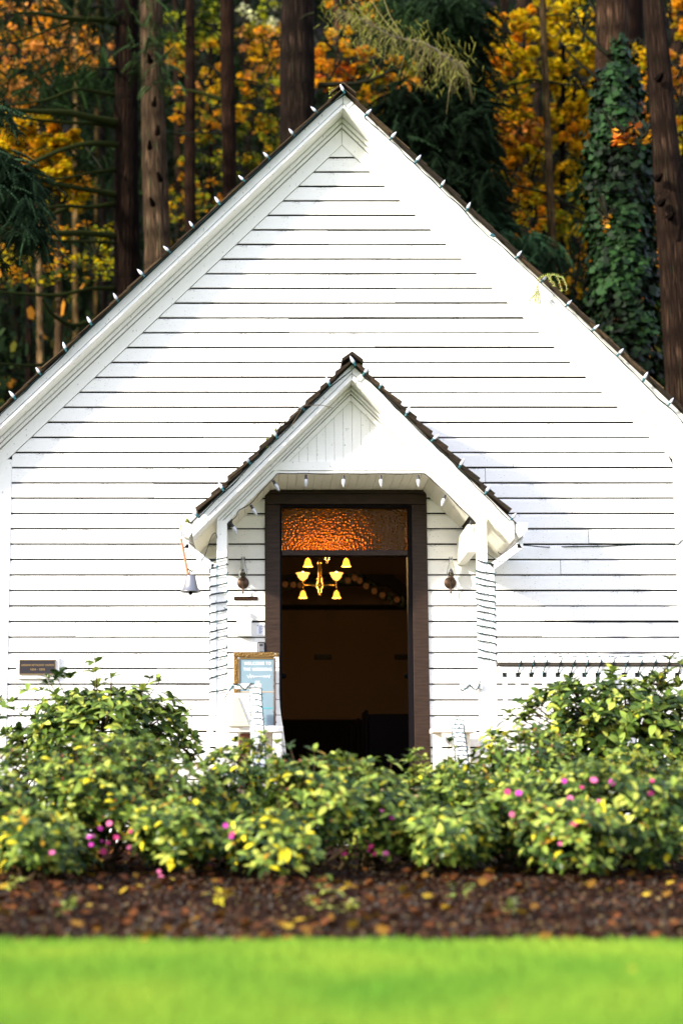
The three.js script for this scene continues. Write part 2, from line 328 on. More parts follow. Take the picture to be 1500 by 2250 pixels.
// ---------- doorway ----------
P('door_casing', box(DL, .246, .85, 3.325, -.12, .05, .004), M.brown); P('door_casing', box(1.398, DR, .85, 3.325, -.12, .05, .004), M.brown);
P('door_casing', box(DL, DR, 3.328, 3.42, -.12, .052, .004), M.brown); P('door_casing', box(DL - .01, DR + .01, 3.422, 3.450, -.1, .068, .004), M.brown);
P('door_jamb', box(.2465, .262, .85, 3.325, -.14, .02), M.dark); P('door_jamb', box(1.362, 1.3975, .85, 3.325, -.14, .02), M.dark);
P('transom_bar', box(.262, 1.362, 2.876, 2.924, -.10, .03, .004), M.brown); P('transom_bar', box(.262, 1.362, 3.30, 3.326, -.10, .03, .004), M.dark);
{ // hammered amber glass: a pane with a pebbled face
  const nx = 300, ny = 104, w = 1.1, h = .376, cells = [], gx = 46, gy = 16; R = rng(5);
  for (let j = -1; j <= gy; j++) for (let i = -1; i <= gx; i++) cells.push([(i + .5 + rr(-.42, .42)) / gx * w, (j + .5 + rr(-.42, .42)) / gy * h, rr(.7, 1.2)]);
  const g = new THREE.PlaneGeometry(w, h, nx, ny), p = g.attributes.position;
  for (let i = 0; i < p.count; i++) {
    const x = p.getX(i) + w / 2, y = p.getY(i) + h / 2, ci = Math.floor(x / w * gx) + 1, cj = Math.floor(y / h * gy) + 1; let d = 1, q = 1;
    for (let b = -1; b <= 1; b++) for (let a = -1; a <= 1; a++) { const c = cells[(cj + b) * (gx + 2) + ci + a]; if (!c) continue; const e = Math.hypot(x - c[0], y - c[1]); if (e < d) { d = e; q = c[2]; } }
    p.setZ(i, .0058 * q * Math.exp(-((d / .0108) ** 2)));
  }
  g.computeVertexNormals(); g.translate(.812, 3.112, -.03);
  const back = new THREE.PlaneGeometry(w, h); back.rotateY(Math.PI); back.translate(.812, 3.112, -.036);
  P('transom_glass', [g, back], mat(C(.97, .40, .03), .05, { physical: true, transmission: 1, thickness: .01, ior: 1.27, specularIntensity: .1 }));
}
const leafDoor = (x0, x1) => { const o = P('door_leaf', box(x0, x1, .87, 2.87, -1.0, -.15, .003), M.dark); put('door_handle', new THREE.SphereGeometry(.028, 12, 8).translate((x0 + x1) / 2 + (x0 < .8 ? .045 : -.045), 1.9, -.93), M.dark, o); return o; };
leafDoor(.222, .262); leafDoor(1.445, 1.485);
// ---------- inside ----------
P('floor', box(-2.11, 3.72, .72, .85, -9.3, -.02), mat(C(.05, .03, .018), .5));
P('back_wall', prism([[-2.11, .86], [3.72, .86], [3.72, 3.9], [HX, 6.8], [-2.11, 3.9]], -9.30, -9.20), M.inner);
P('picture_rail', box(-2.1, 3.7, 3.43, 3.50, -9.20, -9.16, .004), M.dark);
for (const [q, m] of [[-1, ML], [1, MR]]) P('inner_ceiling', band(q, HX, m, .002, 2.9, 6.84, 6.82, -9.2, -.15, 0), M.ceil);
P('side_wall', box(-2.115, -2.05, .86, 3.95, -9.2, -.15), M.inner); P('side_wall', box(3.66, 3.725, .86, 3.95, -9.2, -.15), M.inner);
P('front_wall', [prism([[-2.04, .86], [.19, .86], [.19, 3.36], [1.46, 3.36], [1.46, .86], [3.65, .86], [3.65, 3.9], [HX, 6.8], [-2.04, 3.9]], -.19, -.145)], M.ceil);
const wains = P('wainscot', box(-2.04, 3.65, .86, 1.945, -9.195, -9.15), M.dark);
for (let k = 0; k < 9; k++) put('wainscot_panel', box(-1.95 + k * .62, -1.40 + k * .62, .98, 1.88, -9.149, -9.135, .004), M.dark, wains);
P('picture_rail', box(-2.04, 3.65, 1.948, 1.965, -9.19, -9.12, .003), M.inner);
// ---------- fixtures on the front ----------
const font = await new FontLoader().loadAsync('fonts/droid/droid_sans_bold.typeface.json');
const fontThin = await new FontLoader().loadAsync('fonts/droid/droid_sans_regular.typeface.json');
function text(str, size, depth, x, y, z, f = font, sx = 1) { // centred on x, baseline y
  const g = new TextGeometry(str, { font: f, size, depth, curveSegments: 3 }); g.computeBoundingBox(); const b = g.boundingBox;
  g.translate(-(b.max.x + b.min.x) / 2, 0, 0); g.scale(sx, 1, 1); g.translate(x, y, z); return g;
}
const mLetter = mat(C(.20, .13, .05), .5, { metalness: .3 }), mCreamLetter = matte(C(.075, .056, .022), .6);
{
  const t = thing('bronze_plaque', V(-1.845, 1.89, .03), 'dark bronze plaque with raised letters on a white board left of the porch', 'plaque');
  put('backing_board', box(-2.03, -1.662, 1.797, 1.985, .026, .062, .006), M.white, t);
  const pl = put('plate', box(-2.003, -1.692, 1.835, 1.957, .062, .074, .003), mat(C(.022, .020, .024), .6, { physical: true, specularIntensity: .3 }), t);
  put('rim', [box(-2.006, -1.689, 1.953, 1.961, .062, .078, .002), box(-2.006, -1.689, 1.831, 1.839, .062, .078, .002), box(-2.006, -1.998, 1.8395, 1.9525, .062, .078, .002), box(-1.697, -1.689, 1.8395, 1.9525, .062, .078, .002)], mLetter, t);
  put('lettering', [text('GERMAN METHODIST CHURCH', .0175, .003, -1.847, 1.905, .074, font, .80), text('1894 - 1895', .018, .003, -1.847, 1.867, .074, font, 1.0)], mLetter, t);
}
{
  const a = W(514, 1319, .026), b = W(566, 1311, .026), t = thing('rental_sign', V((a.x + b.x) / 2, a.y, .026), 'small dark brown strip sign with cream lettering under the left lantern', 'sign');
  put('board', box(a.x, b.x, a.y, b.y, .026, .034, .002), matte(C(.02, .007, .005), .5), t);
  put('lettering', text('CHURCH RENTAL  631-8274', .0115, .0012, (a.x + b.x) / 2, a.y + .0098, .034, fontThin, 1.02), mCreamLetter, t);
}
function lantern(px, label) {
  const c = W(px, 1281, .026), t = thing('wall_lantern', c, label, 'wall lantern', 'brass oil lamp lanterns beside the door');
  const disc = lathe([[0, 0], [.052, 0], [.052, .006], [.044, .013], [.02, .02], [0, .022]], 0, 0, 0, 28); disc.rotateX(Math.PI / 2); disc.translate(c.x, c.y, c.z); put('backplate', disc, M.bronze, t);
  put('arm', [tube([V(c.x, c.y - .09, c.z + .05), V(c.x, c.y - .03, c.z + .055), V(c.x, c.y + .01, c.z + .09)], .006), tube([V(c.x, c.y, c.z + .01), V(c.x, c.y - .012, c.z + .05), V(c.x, c.y + .012, c.z + .09)], .007), lathe([[0, -.125], [.006, -.118], [.011, -.108], [.004, -.1], [.009, -.09], [.004, -.08], [0, -.07]], c.x, c.y + .02, c.z + .05, 10)], M.bronze, t);
  put('burner', lathe([[0, .01], [.03, .012], [.032, .02], [.018, .028], [.018, .05], [.022, .055], [.02, .075], [.008, .1], [0, .1]], c.x, c.y + .012, c.z + .09, 16), M.bronze, t);
  put('chimney', lathe([[.026, .034], [.036, .06], [.04, .085], [.034, .115], [.022, .155], [.017, .185], [.017, .213], [.019, .216], [.015, .213], [.015, .185], [.02, .155], [.032, .115], [.038, .085], [.034, .06], [.024, .036], [.026, .034]], c.x, c.y, c.z + .09, 24), mat(C(.84, .85, .83), .03, { physical: true, transmission: 1, thickness: .004, ior: 1.5 }), t);
  return t;
}
lantern(534, 'glass chimney lantern on a round bronze plate above the rental sign'); lantern(988, 'glass chimney lantern on a round bronze plate right of the doorway');
{
  const a = W(521, 1398, .026), b = W(553, 1364, .026), c = W(527, 1364, .026), d = W(550, 1345, .026);
  const t = thing('mailbox', V((a.x + b.x) / 2, a.y, .026), 'white wall mailbox with a paper card on top, below the rental sign', 'mailbox');
  put('box', prism([[a.x, a.y], [b.x, a.y - .004], [b.x, b.y], [a.x, b.y]], .026, .105, .006), M.gloss, t);
  put('lid', box(a.x - .004, b.x + .006, b.y - .006, b.y + .01, .026, .112, .003), M.gloss, t);
  put('card_holder', [box(c.x, d.x - .012, c.y + .012, d.y, .03, .06, .004), box(d.x - .011, d.x, c.y + .012, d.y - .004, .03, .068, .002)], M.gloss, t);
  put('card', box(c.x + .006, d.x - .018, c.y + .018, d.y - .006, .0605, .0625), mat(C(.8, .77, .66), .7), t); put('card', [box(a.x + .014, b.x - .012, a.y + .035, b.y - .014, .1055, .107)], mat(C(.8, .77, .66), .7), t);
  put('print', [...[0, 1, 2, 3].map(k => box(c.x + .014, d.x - .03 - .008 * (k % 2), d.y - .022 - k * .009, d.y - .0195 - k * .009, .063, .0634)), ...[0, 1].map(k => box(a.x + .02, b.x - .02, b.y - .03 - k * .03, b.y - .029 - k * .03, .1073, .1077))], mat(C(.45, .38, .3), .8), t);
}
{
  const a = W(563, 1396, .026), b = W(581, 1371, .026), t = thing('paper_notice', V((a.x + b.x) / 2, a.y, .026), 'small white paper notice with blue print right of the mailbox', 'notice');
  put('sheet', box(a.x, b.x, a.y, b.y, .027, .030), mat(C(.8, .81, .84), .7), t);
  put('print', [...Array(9).keys()].map(k => box(a.x + .022, b.x - .016 - (k % 3) * .006, b.y - .02 - k * .0078, b.y - .016 - k * .0078, .0302, .0306)), mat(C(.15, .18, .4), .8), t);
  put('pin', new THREE.SphereGeometry(.004, 8, 6).translate(a.x + .012, b.y - .014, .033), M.black, t);
}
{
  const a = W(565, 1436, .026), b = W(582.5, 1411, .026), cx = (a.x + b.x) / 2, t = thing('key_lock_box', V(cx, a.y, .026), 'small grey and black key lock box above the gold frame', 'key box');
  put('case', box(a.x, b.x, a.y, b.y, .026, .062, .012), M.black, t); put('face', box(a.x + .009, b.x - .009, a.y + .002, b.y - .012, .0585, .068, .006), M.alu, t);
  put('dial', box(a.x + .02, b.x - .02, b.y - .038, b.y - .02, .068, .071, .002), M.black, t); put('logo_strip', box(a.x + .018, b.x - .018, a.y + .008, a.y + .014, .068, .0692), M.black, t);
}
// ---------- bell ----------
{
  const z = 1.09, top = W(419, 1263, z), w = W(442, 1300, z).x - W(396, 1300, z).x, h = top.y - W(419, 1301, z).y, s = h / .15, q = w / .185 / s;
  const t = thing('hand_bell', V(top.x, top.y - h, z), 'aluminium bell hanging on a copper strap from the left porch gutter', 'bell');
  put('bell', lathe([[0, .15], [.034, .148], [.042, .138], [.05, .1], [.058, .06], [.072, .025], [.09, .008], [.092, 0], [.086, .001], [.07, .02], [.052, .06], [.036, .13], [0, .14]].map(p => [p[0] * q * s, p[1] * s]), top.x, top.y - h, z, 36), M.alu, t);
  put('clapper', [new THREE.SphereGeometry(.017, 14, 10).translate(top.x, top.y - h - .008, z), tube([V(top.x, top.y - .02, z), V(top.x, top.y - h, z)], .005)], M.dark, t);
  const s0 = W(398, 1184, z + .01), s1 = W(413, 1262, z);
  put('strap', [limb([s0, s1], [.012, .012], 6), limb([W(396.5, 1152, z + .012), W(400, 1180, z + .012)], [.005, .005], 6)], M.copper, t);
  put('hook', [tube([W(416, 1263, z), W(418, 1251, z), W(421, 1257, z), W(424, 1251, z)], .004), new THREE.SphereGeometry(.008, 8, 6).translate(...W(414, 1251, z + .01).toArray())], M.dark, t);
  put('pull_cord', tube([W(432, 1302, z), W(446, 1360, z - .05), W(464, 1440, z - .12)], .0022, 20), mat(C(.4, .38, .34), .8), t);
}
// ---------- strings of lights ----------
const bulbG = lathe([[.0135, 0], [.0185, .014], [.019, .024], [.0155, .045], [.008, .068], [0, .079]], 0, 0, 0, 12), sockG = lathe([[0, -.036], [.011, -.036], [.0125, -.03], [.0125, -.008], [.0155, -.004], [.0155, .004], [0, .004]], 0, 0, 0, 10);
function aim(p, dir, s = 1) { const q = new THREE.Quaternion().setFromUnitVectors(V(0, 1, 0), dir.clone().normalize()); return new THREE.Matrix4().compose(p, q, V(s, s, s)); }
function bigBulb(t, p, dir, sock, glass = M.bulb, s = 1) { const o = putM('bulb', bulbG, glass, aim(p, dir, s), t), k = new THREE.Mesh(sockG, sock); k.name = 'socket'; k.castShadow = k.receiveShadow = true; o.add(k); }
function roofString(name, label, pts, z, dir, sock, missing, sag, group, thick = .004, glass = M.bulb) {
  const P3 = pts.map(p => W(p[0], p[1], z)), t = thing(name, P3[0], label, 'string lights', group);
  P3.forEach((p, i) => { if (!missing.includes(i)) bigBulb(t, p, dir.clone().add(V(rr(-.3, .3), rr(-.25, .25), rr(-.15, .4))), sock, glass, rr(.7, .86)); else { const k = new THREE.Mesh(sockG, sock); k.name = 'socket'; k.position.copy(p).sub(origin.get(t)); k.lookAt(k.position.clone().add(dir)); t.add(k); } });
  const cp = []; P3.forEach((p, i) => { const base = p.clone().addScaledVector(dir.clone().normalize(), -.032); cp.push(base); if (i + 1 < P3.length) { const q = P3[i + 1].clone().addScaledVector(dir.clone().normalize(), -.032); for (const f of [.33, .67]) cp.push(base.clone().lerp(q, f).add(V(rr(-.006, .006), rr(-sag, sag * .4), rr(0, .012)))); } });
  put('cord', [tube(cp, thick, cp.length * 3, 5), tube(cp.map(p => p.clone().add(V(rr(-.006, .006), rr(-.007, .007), -.008))), thick * .8, cp.length * 3, 5)], M.wire, t);
  return t;
}
R = rng(55);
const LB = [[690, 243], [640, 293], [585, 344], [531, 394], [477, 444], [420, 496], [367, 550], [310, 602], [254, 656], [196, 708], [141, 765], [84, 818], [28, 871], [-30, 925]].map(([x, y]) => [x + 3, y + 1]);
roofString('roof_string_lights', 'clear cone bulbs strung up the left edge of the main roof', [[754, 199], ...LB], .357, V(-.55, .83, .1), M.teal, [], .012);
const RB = [[805, 251], [860, 302], [915, 353], [970, 407], [1026, 458], [1079, 515], [1136, 563], [1192, 615], [1246, 669], [1304, 723], [1359, 777], [1414, 832], [1470, 886], [1530, 944]];
roofString('roof_string_lights', 'clear cone bulbs strung down the right edge of the main roof', RB, .357, V(.62, .78, .1), M.teal, [5], .012);
const PLB = [[722, 842], [664, 897], [606, 957], [546, 1014], [488, 1073], [431, 1131]], PRB = [[801, 819], [836, 848], [893, 908], [952, 965], [1011, 1022], [1068, 1080], [1125, 1138]];
roofString('porch_string_lights', 'clear cone bulbs along the left edge of the porch roof', [[777, 797], ...PLB], 1.175, V(-.6, .8, .1), M.teal, [], .012);
roofString('porch_string_lights', 'clear cone bulbs along the right edge of the porch roof', PRB, 1.175, V(.62, .78, .1), M.teal, [], .012);
{ // black cord with hanging bulbs round the porch opening
  const z = .89, hang = [[508, 1148, -1], [551, 1108, -1], [600, 1054, -1], [672, 1043, 0], [754, 1043, 0], [836, 1043, 0], [918, 1043, 0], [979, 1086, 1], [1036, 1143, 1]];
  const t = thing('porch_string_lights', W(754, 1043, z), 'clear bulbs on a black cord hanging under the porch tie beam', 'string lights');
  const cord = [W(500, 1153, z), W(520, 1133, z), W(524, 1122, z), W(551, 1106, z), W(575, 1078, z), W(600, 1052, z), W(609, 1041, z), W(640, 1041, z), W(672, 1040, z), W(714, 1042, z), W(754, 1040, z), W(795, 1042, z), W(836, 1040, z), W(877, 1042, z), W(918, 1040, z), W(934, 1042, z), W(957, 1063, z), W(979, 1083, z), W(1007, 1112, z), W(1036, 1140, z), W(1050, 1158, z)];
  put('cord', tube(cord, .0042, 90, 5), M.black, t);
  for (const [x, y, s] of hang) bigBulb(t, W(x + (s < 0 ? 4 : s > 0 ? -4 : 0), y + 9, z), V(s < 0 ? .6 : s > 0 ? -.35 : rr(-.05, .05), -1, .02), M.black, M.bulb, .92);
}
// small lights wound round posts and rails
const miniG = mergeGeometries([new THREE.CylinderGeometry(.0032, .0038, .02, 6).toNonIndexed(), new THREE.ConeGeometry(.003, .014, 6).translate(0, .016, 0).toNonIndexed()]);
function wound(name, label, path, every, group, r = .0036) { // path: points in order
  const t = thing(name, path[0], label, 'string lights', group);
  put('cord', [polyTube(path, r, 5), polyTube(path.map(p => p.clone().add(V(.002, -.006, .001))), r * .7, 4)], M.wire, t);
  const mats = []; let acc = 0;
  for (let i = 1; i < path.length; i++) { const L = path[i].distanceTo(path[i - 1]); acc += L; while (acc > every) { acc -= every; const p = path[i].clone().lerp(path[i - 1], acc / L); mats.push(aim(p.add(V(0, 0, .006)), V(rr(-.7, .7), rr(-1, 1), rr(0, .6)), rr(.9, 1.3))); } }
  mats.forEach(m => putM('small_bulb', miniG, M.teal, m, t));
  return t;
}
function postPath(x0, x1, z0, z1, ys, up) { const p = [], o = .004; ys.forEach((y, i) => { const n = ys[i + 1] ?? y - .08, a = y - up / 2 + rr(-.006, .006), b = y + up / 2 + rr(-.006, .006), l = V(x0 - o, a, z1 + o), r = V(x1 + o, b, z1 + o), mid = V(x0 + (x1 - x0) * rr(.3, .6), (a + b) / 2 + rr(-.004, .004), z1 + o + .002);
  if (up > 0) p.push(r, mid, l, V(x0 - o, a - (y - n) * .3, z0), V(x1 + o, n + up / 2 + (y - n) * .2, z0)); else p.push(l, mid, r, V(x1 + o, b - (y - n) * .3, z0), V(x0 - o, n - up / 2 + (y - n) * .2, z0)); }); return p; }
const Y = (py, z) => W(550, py, z).y;
wound('post_string_lights', 'green wire of small lights wound round the left porch post', postPath(-.342, -.205, .86, .962, [1229, 1244, 1265, 1286, 1304, 1325, 1343, 1364, 1384, 1402, 1427, 1446, 1464, 1484, 1517].map(y => Y(y, .95)), .032), .085);
wound('post_string_lights', 'green wire of small lights wound round the right porch post', postPath(1.857, 1.998, .86, .962, [1236, 1258, 1274, 1287, 1306, 1320, 1333, 1348, 1362, 1377, 1394, 1412, 1430, 1449].map(y => Y(y, .95)), -.03), .085);
{
  const t = thing('loose_cable', W(478, 1175, .98), 'thin black cable looping from the left gutter over the downspout', 'cable');
  put('cable', [tube([W(404, 1187, 1.1), W(418, 1194, 1.06), W(427, 1200, 1.02), W(429, 1208, .97)], .003), tube([W(477, 1182, .95), W(473, 1171, .98), W(464, 1180, .99), W(455, 1207, .985), W(449, 1222, .97), W(441, 1232, .965)], .0035, 24)], M.black, t);
}
{
  const t = thing('loose_cable', W(1120, 1195, .98), 'black cable running from the right gutter to the right downspout', 'cable');
  put('cable', [tube([W(1150, 1174, 1.09), W(1134, 1192, 1.08), W(1110, 1213, 1.02), W(1100, 1217, 1.0), W(1095, 1215, 1.0), W(1093, 1212, 1.0)], .0035, 24), tube([W(1069, 1216, .95), W(1085, 1227, .97), W(1097, 1234, .975), W(1105, 1233, .97), W(1107, 1231, .965)], .0035, 20)], M.black, t);
}
{
  const t = thing('wall_cable', W(1300, 1198, .03), 'thin green cable sagging across the siding right of the porch', 'cable');
  put('cable', tube([[1134, 1196, 1.0], [1160, 1199, .6], [1200, 1202, .05], [1250, 1201, .032], [1320, 1200, .032], [1380, 1198, .032], [1440, 1196, .032], [1485, 1197, .034], [1496, 1188, .045], [1510, 1178, .045]].map(p => W(...p)), .0045, 60), M.wire, t);
}
// ---------- railings, steps, benches, sign ----------
{ // ramp rail with balusters
  const z = .93, top = W(1200, 1446, z).y, x0 = W(1091, 1450, z).x, x1 = 4.6, t = thing('ramp_railing', V(x0, .84, z), 'white railing with square balusters right of the porch post', 'railing');
  put('cap_rail', box(x0, x1, top - .042, top, z - .05, z + .065, .004), M.white, t); put('cap_shade_strip', box(x0 + .004, x1, top - .068, top - .0435, z - .03, z + .056, .004), matte(C(.05, .042, .034)), t); put('apron_rail', box(x0, x1, top - .122, top - .07, z + .005, z + .038, .003), M.white, t);  // the dark strip under the cap is its shadow line, built as a solid piece
  put('nailer', box(x0, x1, top - .115, top - .048, z - .052, z - .036, .002), M.white, t); put('bottom_rail', box(x0, x1, .90, .98, z - .03, z + .03, .003), M.white, t);
  for (let x = x0 + .045; x < x1; x += .1085) { put('baluster', box(x, x + .034, .981, top - .158, z - .034, z + .002, .002), M.white, t); put('baluster_top_shade', box(x + .001, x + .033, top - .157, top - .072, z - .033, z + .001, .002), matte(C(.035, .045, .042)), t); }  // dark block on each baluster top: shade of the rail put into colour
  const path = []; for (let x = x0 + .16, k = 0; x < x1; x += .1095 + rr(-.008, .008), k++) { const o = .006, j = rr(-.006, .006); path.push(V(x + .045 + j, top + .012, z + .05), V(x + .028, top - .03, z + .07), V(x - .002 + j, top - .124, z + .045), V(x + .04, top - .124, z - .058), V(x + .09, top + o, z - .056)); }
  wound('rail_string_lights', 'green wire of small lights wound round the white ramp railing', path, .1, undefined, .0036);
}
{ // stair handrails
  const railBox = (a, b, w, h) => { const d = b.clone().sub(a), g = new RoundedBoxGeometry(w, h, d.length(), 1, .006); const o = new THREE.Object3D(); o.position.copy(a.clone().add(b).multiplyScalar(.5)); o.lookAt(b); o.updateMatrix(); g.applyMatrix4(o.matrix); return boxUV(g); };
  for (const s of [-1, 1]) {
    const a = s < 0 ? W(561, 1519, 1.0) : W(1004, 1590, 1.0), b = s < 0 ? W(573, 1725, 1.95) : W(1022, 1735, 1.95), w = .088;
    const t = thing('stair_handrail', V(b.x, .3, b.z), s < 0 ? 'white stair handrail left of the steps, wound with small lights' : 'white stair handrail right of the steps, half hidden by leaves', 'handrail');
    put('rail', railBox(a, b, w, .05), M.white, t); put('newel_post', box(b.x - .045, b.x + .045, .3, b.y - .03, b.z - .09, b.z - .01, .004), M.white, t);
    put('upper_post', box(a.x - .04, a.x + .04, .85, a.y - .028, .97, 1.05, .004), M.white, t);
    const h0 = s < 0 ? W(497, 1514, .95) : W(1010, 1514, .95), h1 = s < 0 ? W(574, 1503, .95) : W(1058, 1503, .95);
    put('short_rail', box(h0.x, h1.x, h0.y, h1.y, .93, .985, .004), M.white, t);
    const path = [], n = 13, d = b.clone().sub(a); for (let i = 0; i < n; i++) { const p = a.clone().addScaledVector(d, i / n * .9), e = a.clone().addScaledVector(d, (i + .5) / n * .9), x = w / 2 + .005; path.push(V(p.x - x, p.y + .03, p.z), V(p.x + x * .2, p.y + .034 + rr(-.002, .003), p.z + .01), V(p.x + x, p.y + .024, p.z + .02), V(e.x + x, e.y - .032, e.z), V(e.x - x, e.y - .03, e.z + .01)); }
    wound('handrail_string_lights', s < 0 ? 'green wire of small lights wound round the left stair handrail' : 'green wire of small lights wound round the right stair handrail', path, .05, undefined, .0026);
    const sp = s < 0 ? [[512, 1503], [523, 1503], [538, 1516], [546, 1506], [552, 1501], [558, 1502]] : [[1010, 1515], [1018, 1517], [1024, 1510], [1030, 1504], [1044, 1517], [1050, 1510], [1054, 1496]];
    wound('rail_string_lights', s < 0 ? 'short loop of green light wire on the left cross rail' : 'short loop of green light wire on the right cross rail', sp.map(p => W(p[0], p[1], .992)), .05, undefined, .0032);
  }
  const t = thing('plug', W(507, 1513, 1.0), 'teal plug of a light string hanging beside the left porch post', 'plug'); const a = W(498, 1527, .99), b = W(512, 1506, .99);
  put('plug_body', limb([a.clone().lerp(b, .4), b], [.009, .011], 6), M.teal, t); put('plug_cord', tube([W(492, 1536, .98), a, a.clone().lerp(b, .45)], .004), M.black, t);
}
{
  const t = thing('porch_steps', V(PX, .3, 1.3), 'white painted wooden steps below the porch, seen through the shrubs', 'steps');
  [0, 1, 2].forEach(k => { const y = .84 - .16 * (k + 1), z = 1.06 + .29 * k; put('tread', box(-.02, 1.68, y - .035, y, z, z + .31, .006), mat(C(.62, .62, .62), .5), t); put('riser', box(.0, 1.66, y - .165, y - .037, z + .265, z + .285), M.white, t); });
  put('stringer', prism([[0, 0], [0, 0]].length ? [[-.06, .3], [-.025, .3], [-.025, .8], [-.06, .8]] : [], 1.06, 1.5), M.white, t);
}
{ // bench with the things on it, left of the door
  const z0 = .12, z1 = .52, a = W(497, 1608, z1), b = W(622, 1595, z1);
  const t = thing('porch_bench', V((a.x + b.x) / 2, .845, .3), 'white wooden bench left of the doorway holding the welcome sign', 'bench');
  put('seat', box(a.x, b.x, a.y, b.y, z0, z1, .005), M.white, t);
  for (const [x, z] of [[b.x - .085, z1 - .09], [a.x + .02, z1 - .09], [b.x - .085, z0 + .02], [a.x + .02, z0 + .02]]) put('leg', box(x, x + .075, .846, a.y - .002, z, z + .07, .004), M.white, t);
  put('side_panel', box(a.x + .10, b.x - .09, .95, a.y - .004, z0 + .10, z0 + .12), M.white, t);
  const L = (x, y) => { const p = W(x, y, .1); return [p.x, p.y]; };
  const scr = thing('plank_screen', W(615, 1640, .08), 'white plank screen with a curved right edge behind the welcome sign', 'screen');
  const edge = [[612, 1434], [613, 1470], [613, 1520], [615, 1555], [620, 1590], [625, 1620], [629, 1660]], cuts = [1434, 1467, 1502, 1537, 1571, 1606, 1660];
  const ex = y => { for (let i = 1; i < edge.length; i++) if (y <= edge[i][1]) { const f = (y - edge[i - 1][1]) / (edge[i][1] - edge[i - 1][1]); return edge[i - 1][0] + f * (edge[i][0] - edge[i - 1][0]); } return 629; };
  for (let i = 0; i + 1 < cuts.length; i++) { const y0 = cuts[i] + .7, y1 = cuts[i + 1] - .7; put('plank', prism([L(590, y1), L(ex(y1), y1), L(ex((y0 + y1) / 2), (y0 + y1) / 2), L(ex(y0), y0), L(590, y0)], .075, .10, .001), M.white, scr); }
}
{ // framed welcome sign
  const z = .30, q = (x, y, zz = z) => W(x, y, zz), t = thing('welcome_sign', q(560, 1594), 'pale blue welcome sign with white lettering in an ornate gold frame', 'sign');
  const gold = mat(C(.20, .115, .03), .36, { metalness: .6 }), dk = mat(C(.10, .07, .06), .5), a = q(524, 1594), b = q(601, 1445);
  const pane = tex(128, 192, (u, v, i, j) => { const e = smooth(.0, .05 + .02 * N3(j * .2, 3, 1), u), n = N3(i * .03, j * .02, 5) * .04, k = .5 + .5 * v; return [(.30 + .42 * e) * (1 - .06 * k) + n, (.66 + .16 * e) + n, .88 + n]; });
  pane.wrapS = pane.wrapT = THREE.ClampToEdgeWrapping;
  const pg = new THREE.BoxGeometry(b.x - a.x, b.y - a.y, .012); pg.translate((a.x + b.x) / 2, (a.y + b.y) / 2, z - .006); const pn = put('panel', pg, mat(C(.36, .36, .36), .35, { map: pane }), t);
  const ink = mat(C(.55, .56, .58), .6), cx = (a.x + b.x) / 2 + .012, ly = y => q(0, y).y;
  put('lettering', [text('WELCOME TO', .027, .001, cx, ly(1461), z, font, .95), text('THE WEDDING', .027, .001, cx, ly(1474), z, font, .95), text('OF', .024, .001, cx, ly(1502), z, font, 1)], ink, pn);
  // a line of brush script, a running stroke
  const sc = []; for (let i = 0; i <= 64; i++) { const f = i / 64; sc.push(V(a.x + .07 + f * .2, ly(1487) + .012 * Math.sin(f * 58) * (.6 + .5 * Math.sin(f * 9)) + (i % 9 === 0 ? .012 : 0), z + .001)); } put('script_line', tube(sc, .0028, 160, 4), ink, pn);
  put('line', box(a.x, b.x, ly(1521) , ly(1519.6), z, z + .003), mat(C(.5, .3, .12), .5), pn); put('line', box(a.x, b.x, ly(1557), ly(1555), z, z + .003), mat(C(.04, .3, .33), .5), pn);
  R = rng(77);
  const orn = (x0, x1, y0, y1) => { const l = [box(x0, x1, y0, y1, z - .012, z + .014, .008)], hor = x1 - x0 > y1 - y0, L = hor ? x1 - x0 : y1 - y0, n = Math.round(L / .011); for (let i = 0; i < n; i++) for (let k = 0; k < 2; k++) { const f = (i + rr(.2, .8)) / n, c = rr(.2, .8), g = new THREE.SphereGeometry(rr(.004, .0085), 6, 4); g.scale(rr(.7, 1.5), rr(.7, 1.5), 1); g.translate(hor ? x0 + f * L : x0 + c * (x1 - x0), hor ? y0 + c * (y1 - y0) : y0 + f * L, z + .014); l.push(g); } return l; };
  const o = q(513, 1594), tl = q(513, 1433), tr = q(612, 1444);
  put('frame_rail', orn(o.x, a.x - .002, a.y, b.y), gold, t); put('frame_rail', orn(o.x, tr.x - .03, b.y + .001, tl.y), gold, t); put('frame_corner', orn(tr.x - .028, tr.x, tr.y, tl.y - .006), gold, t);
  put('inner_lip', [box(a.x - .001, a.x + .012, a.y, b.y - .012, z, z + .009, .003), box(a.x + .0125, b.x, b.y - .013, b.y, z, z + .009, .003)], gold, t);
  const r0 = q(600.5, 1594), r1 = q(605.5, 1446); put('frame_rail', orn(r0.x, r1.x, r0.y, r1.y), dk, t);
}
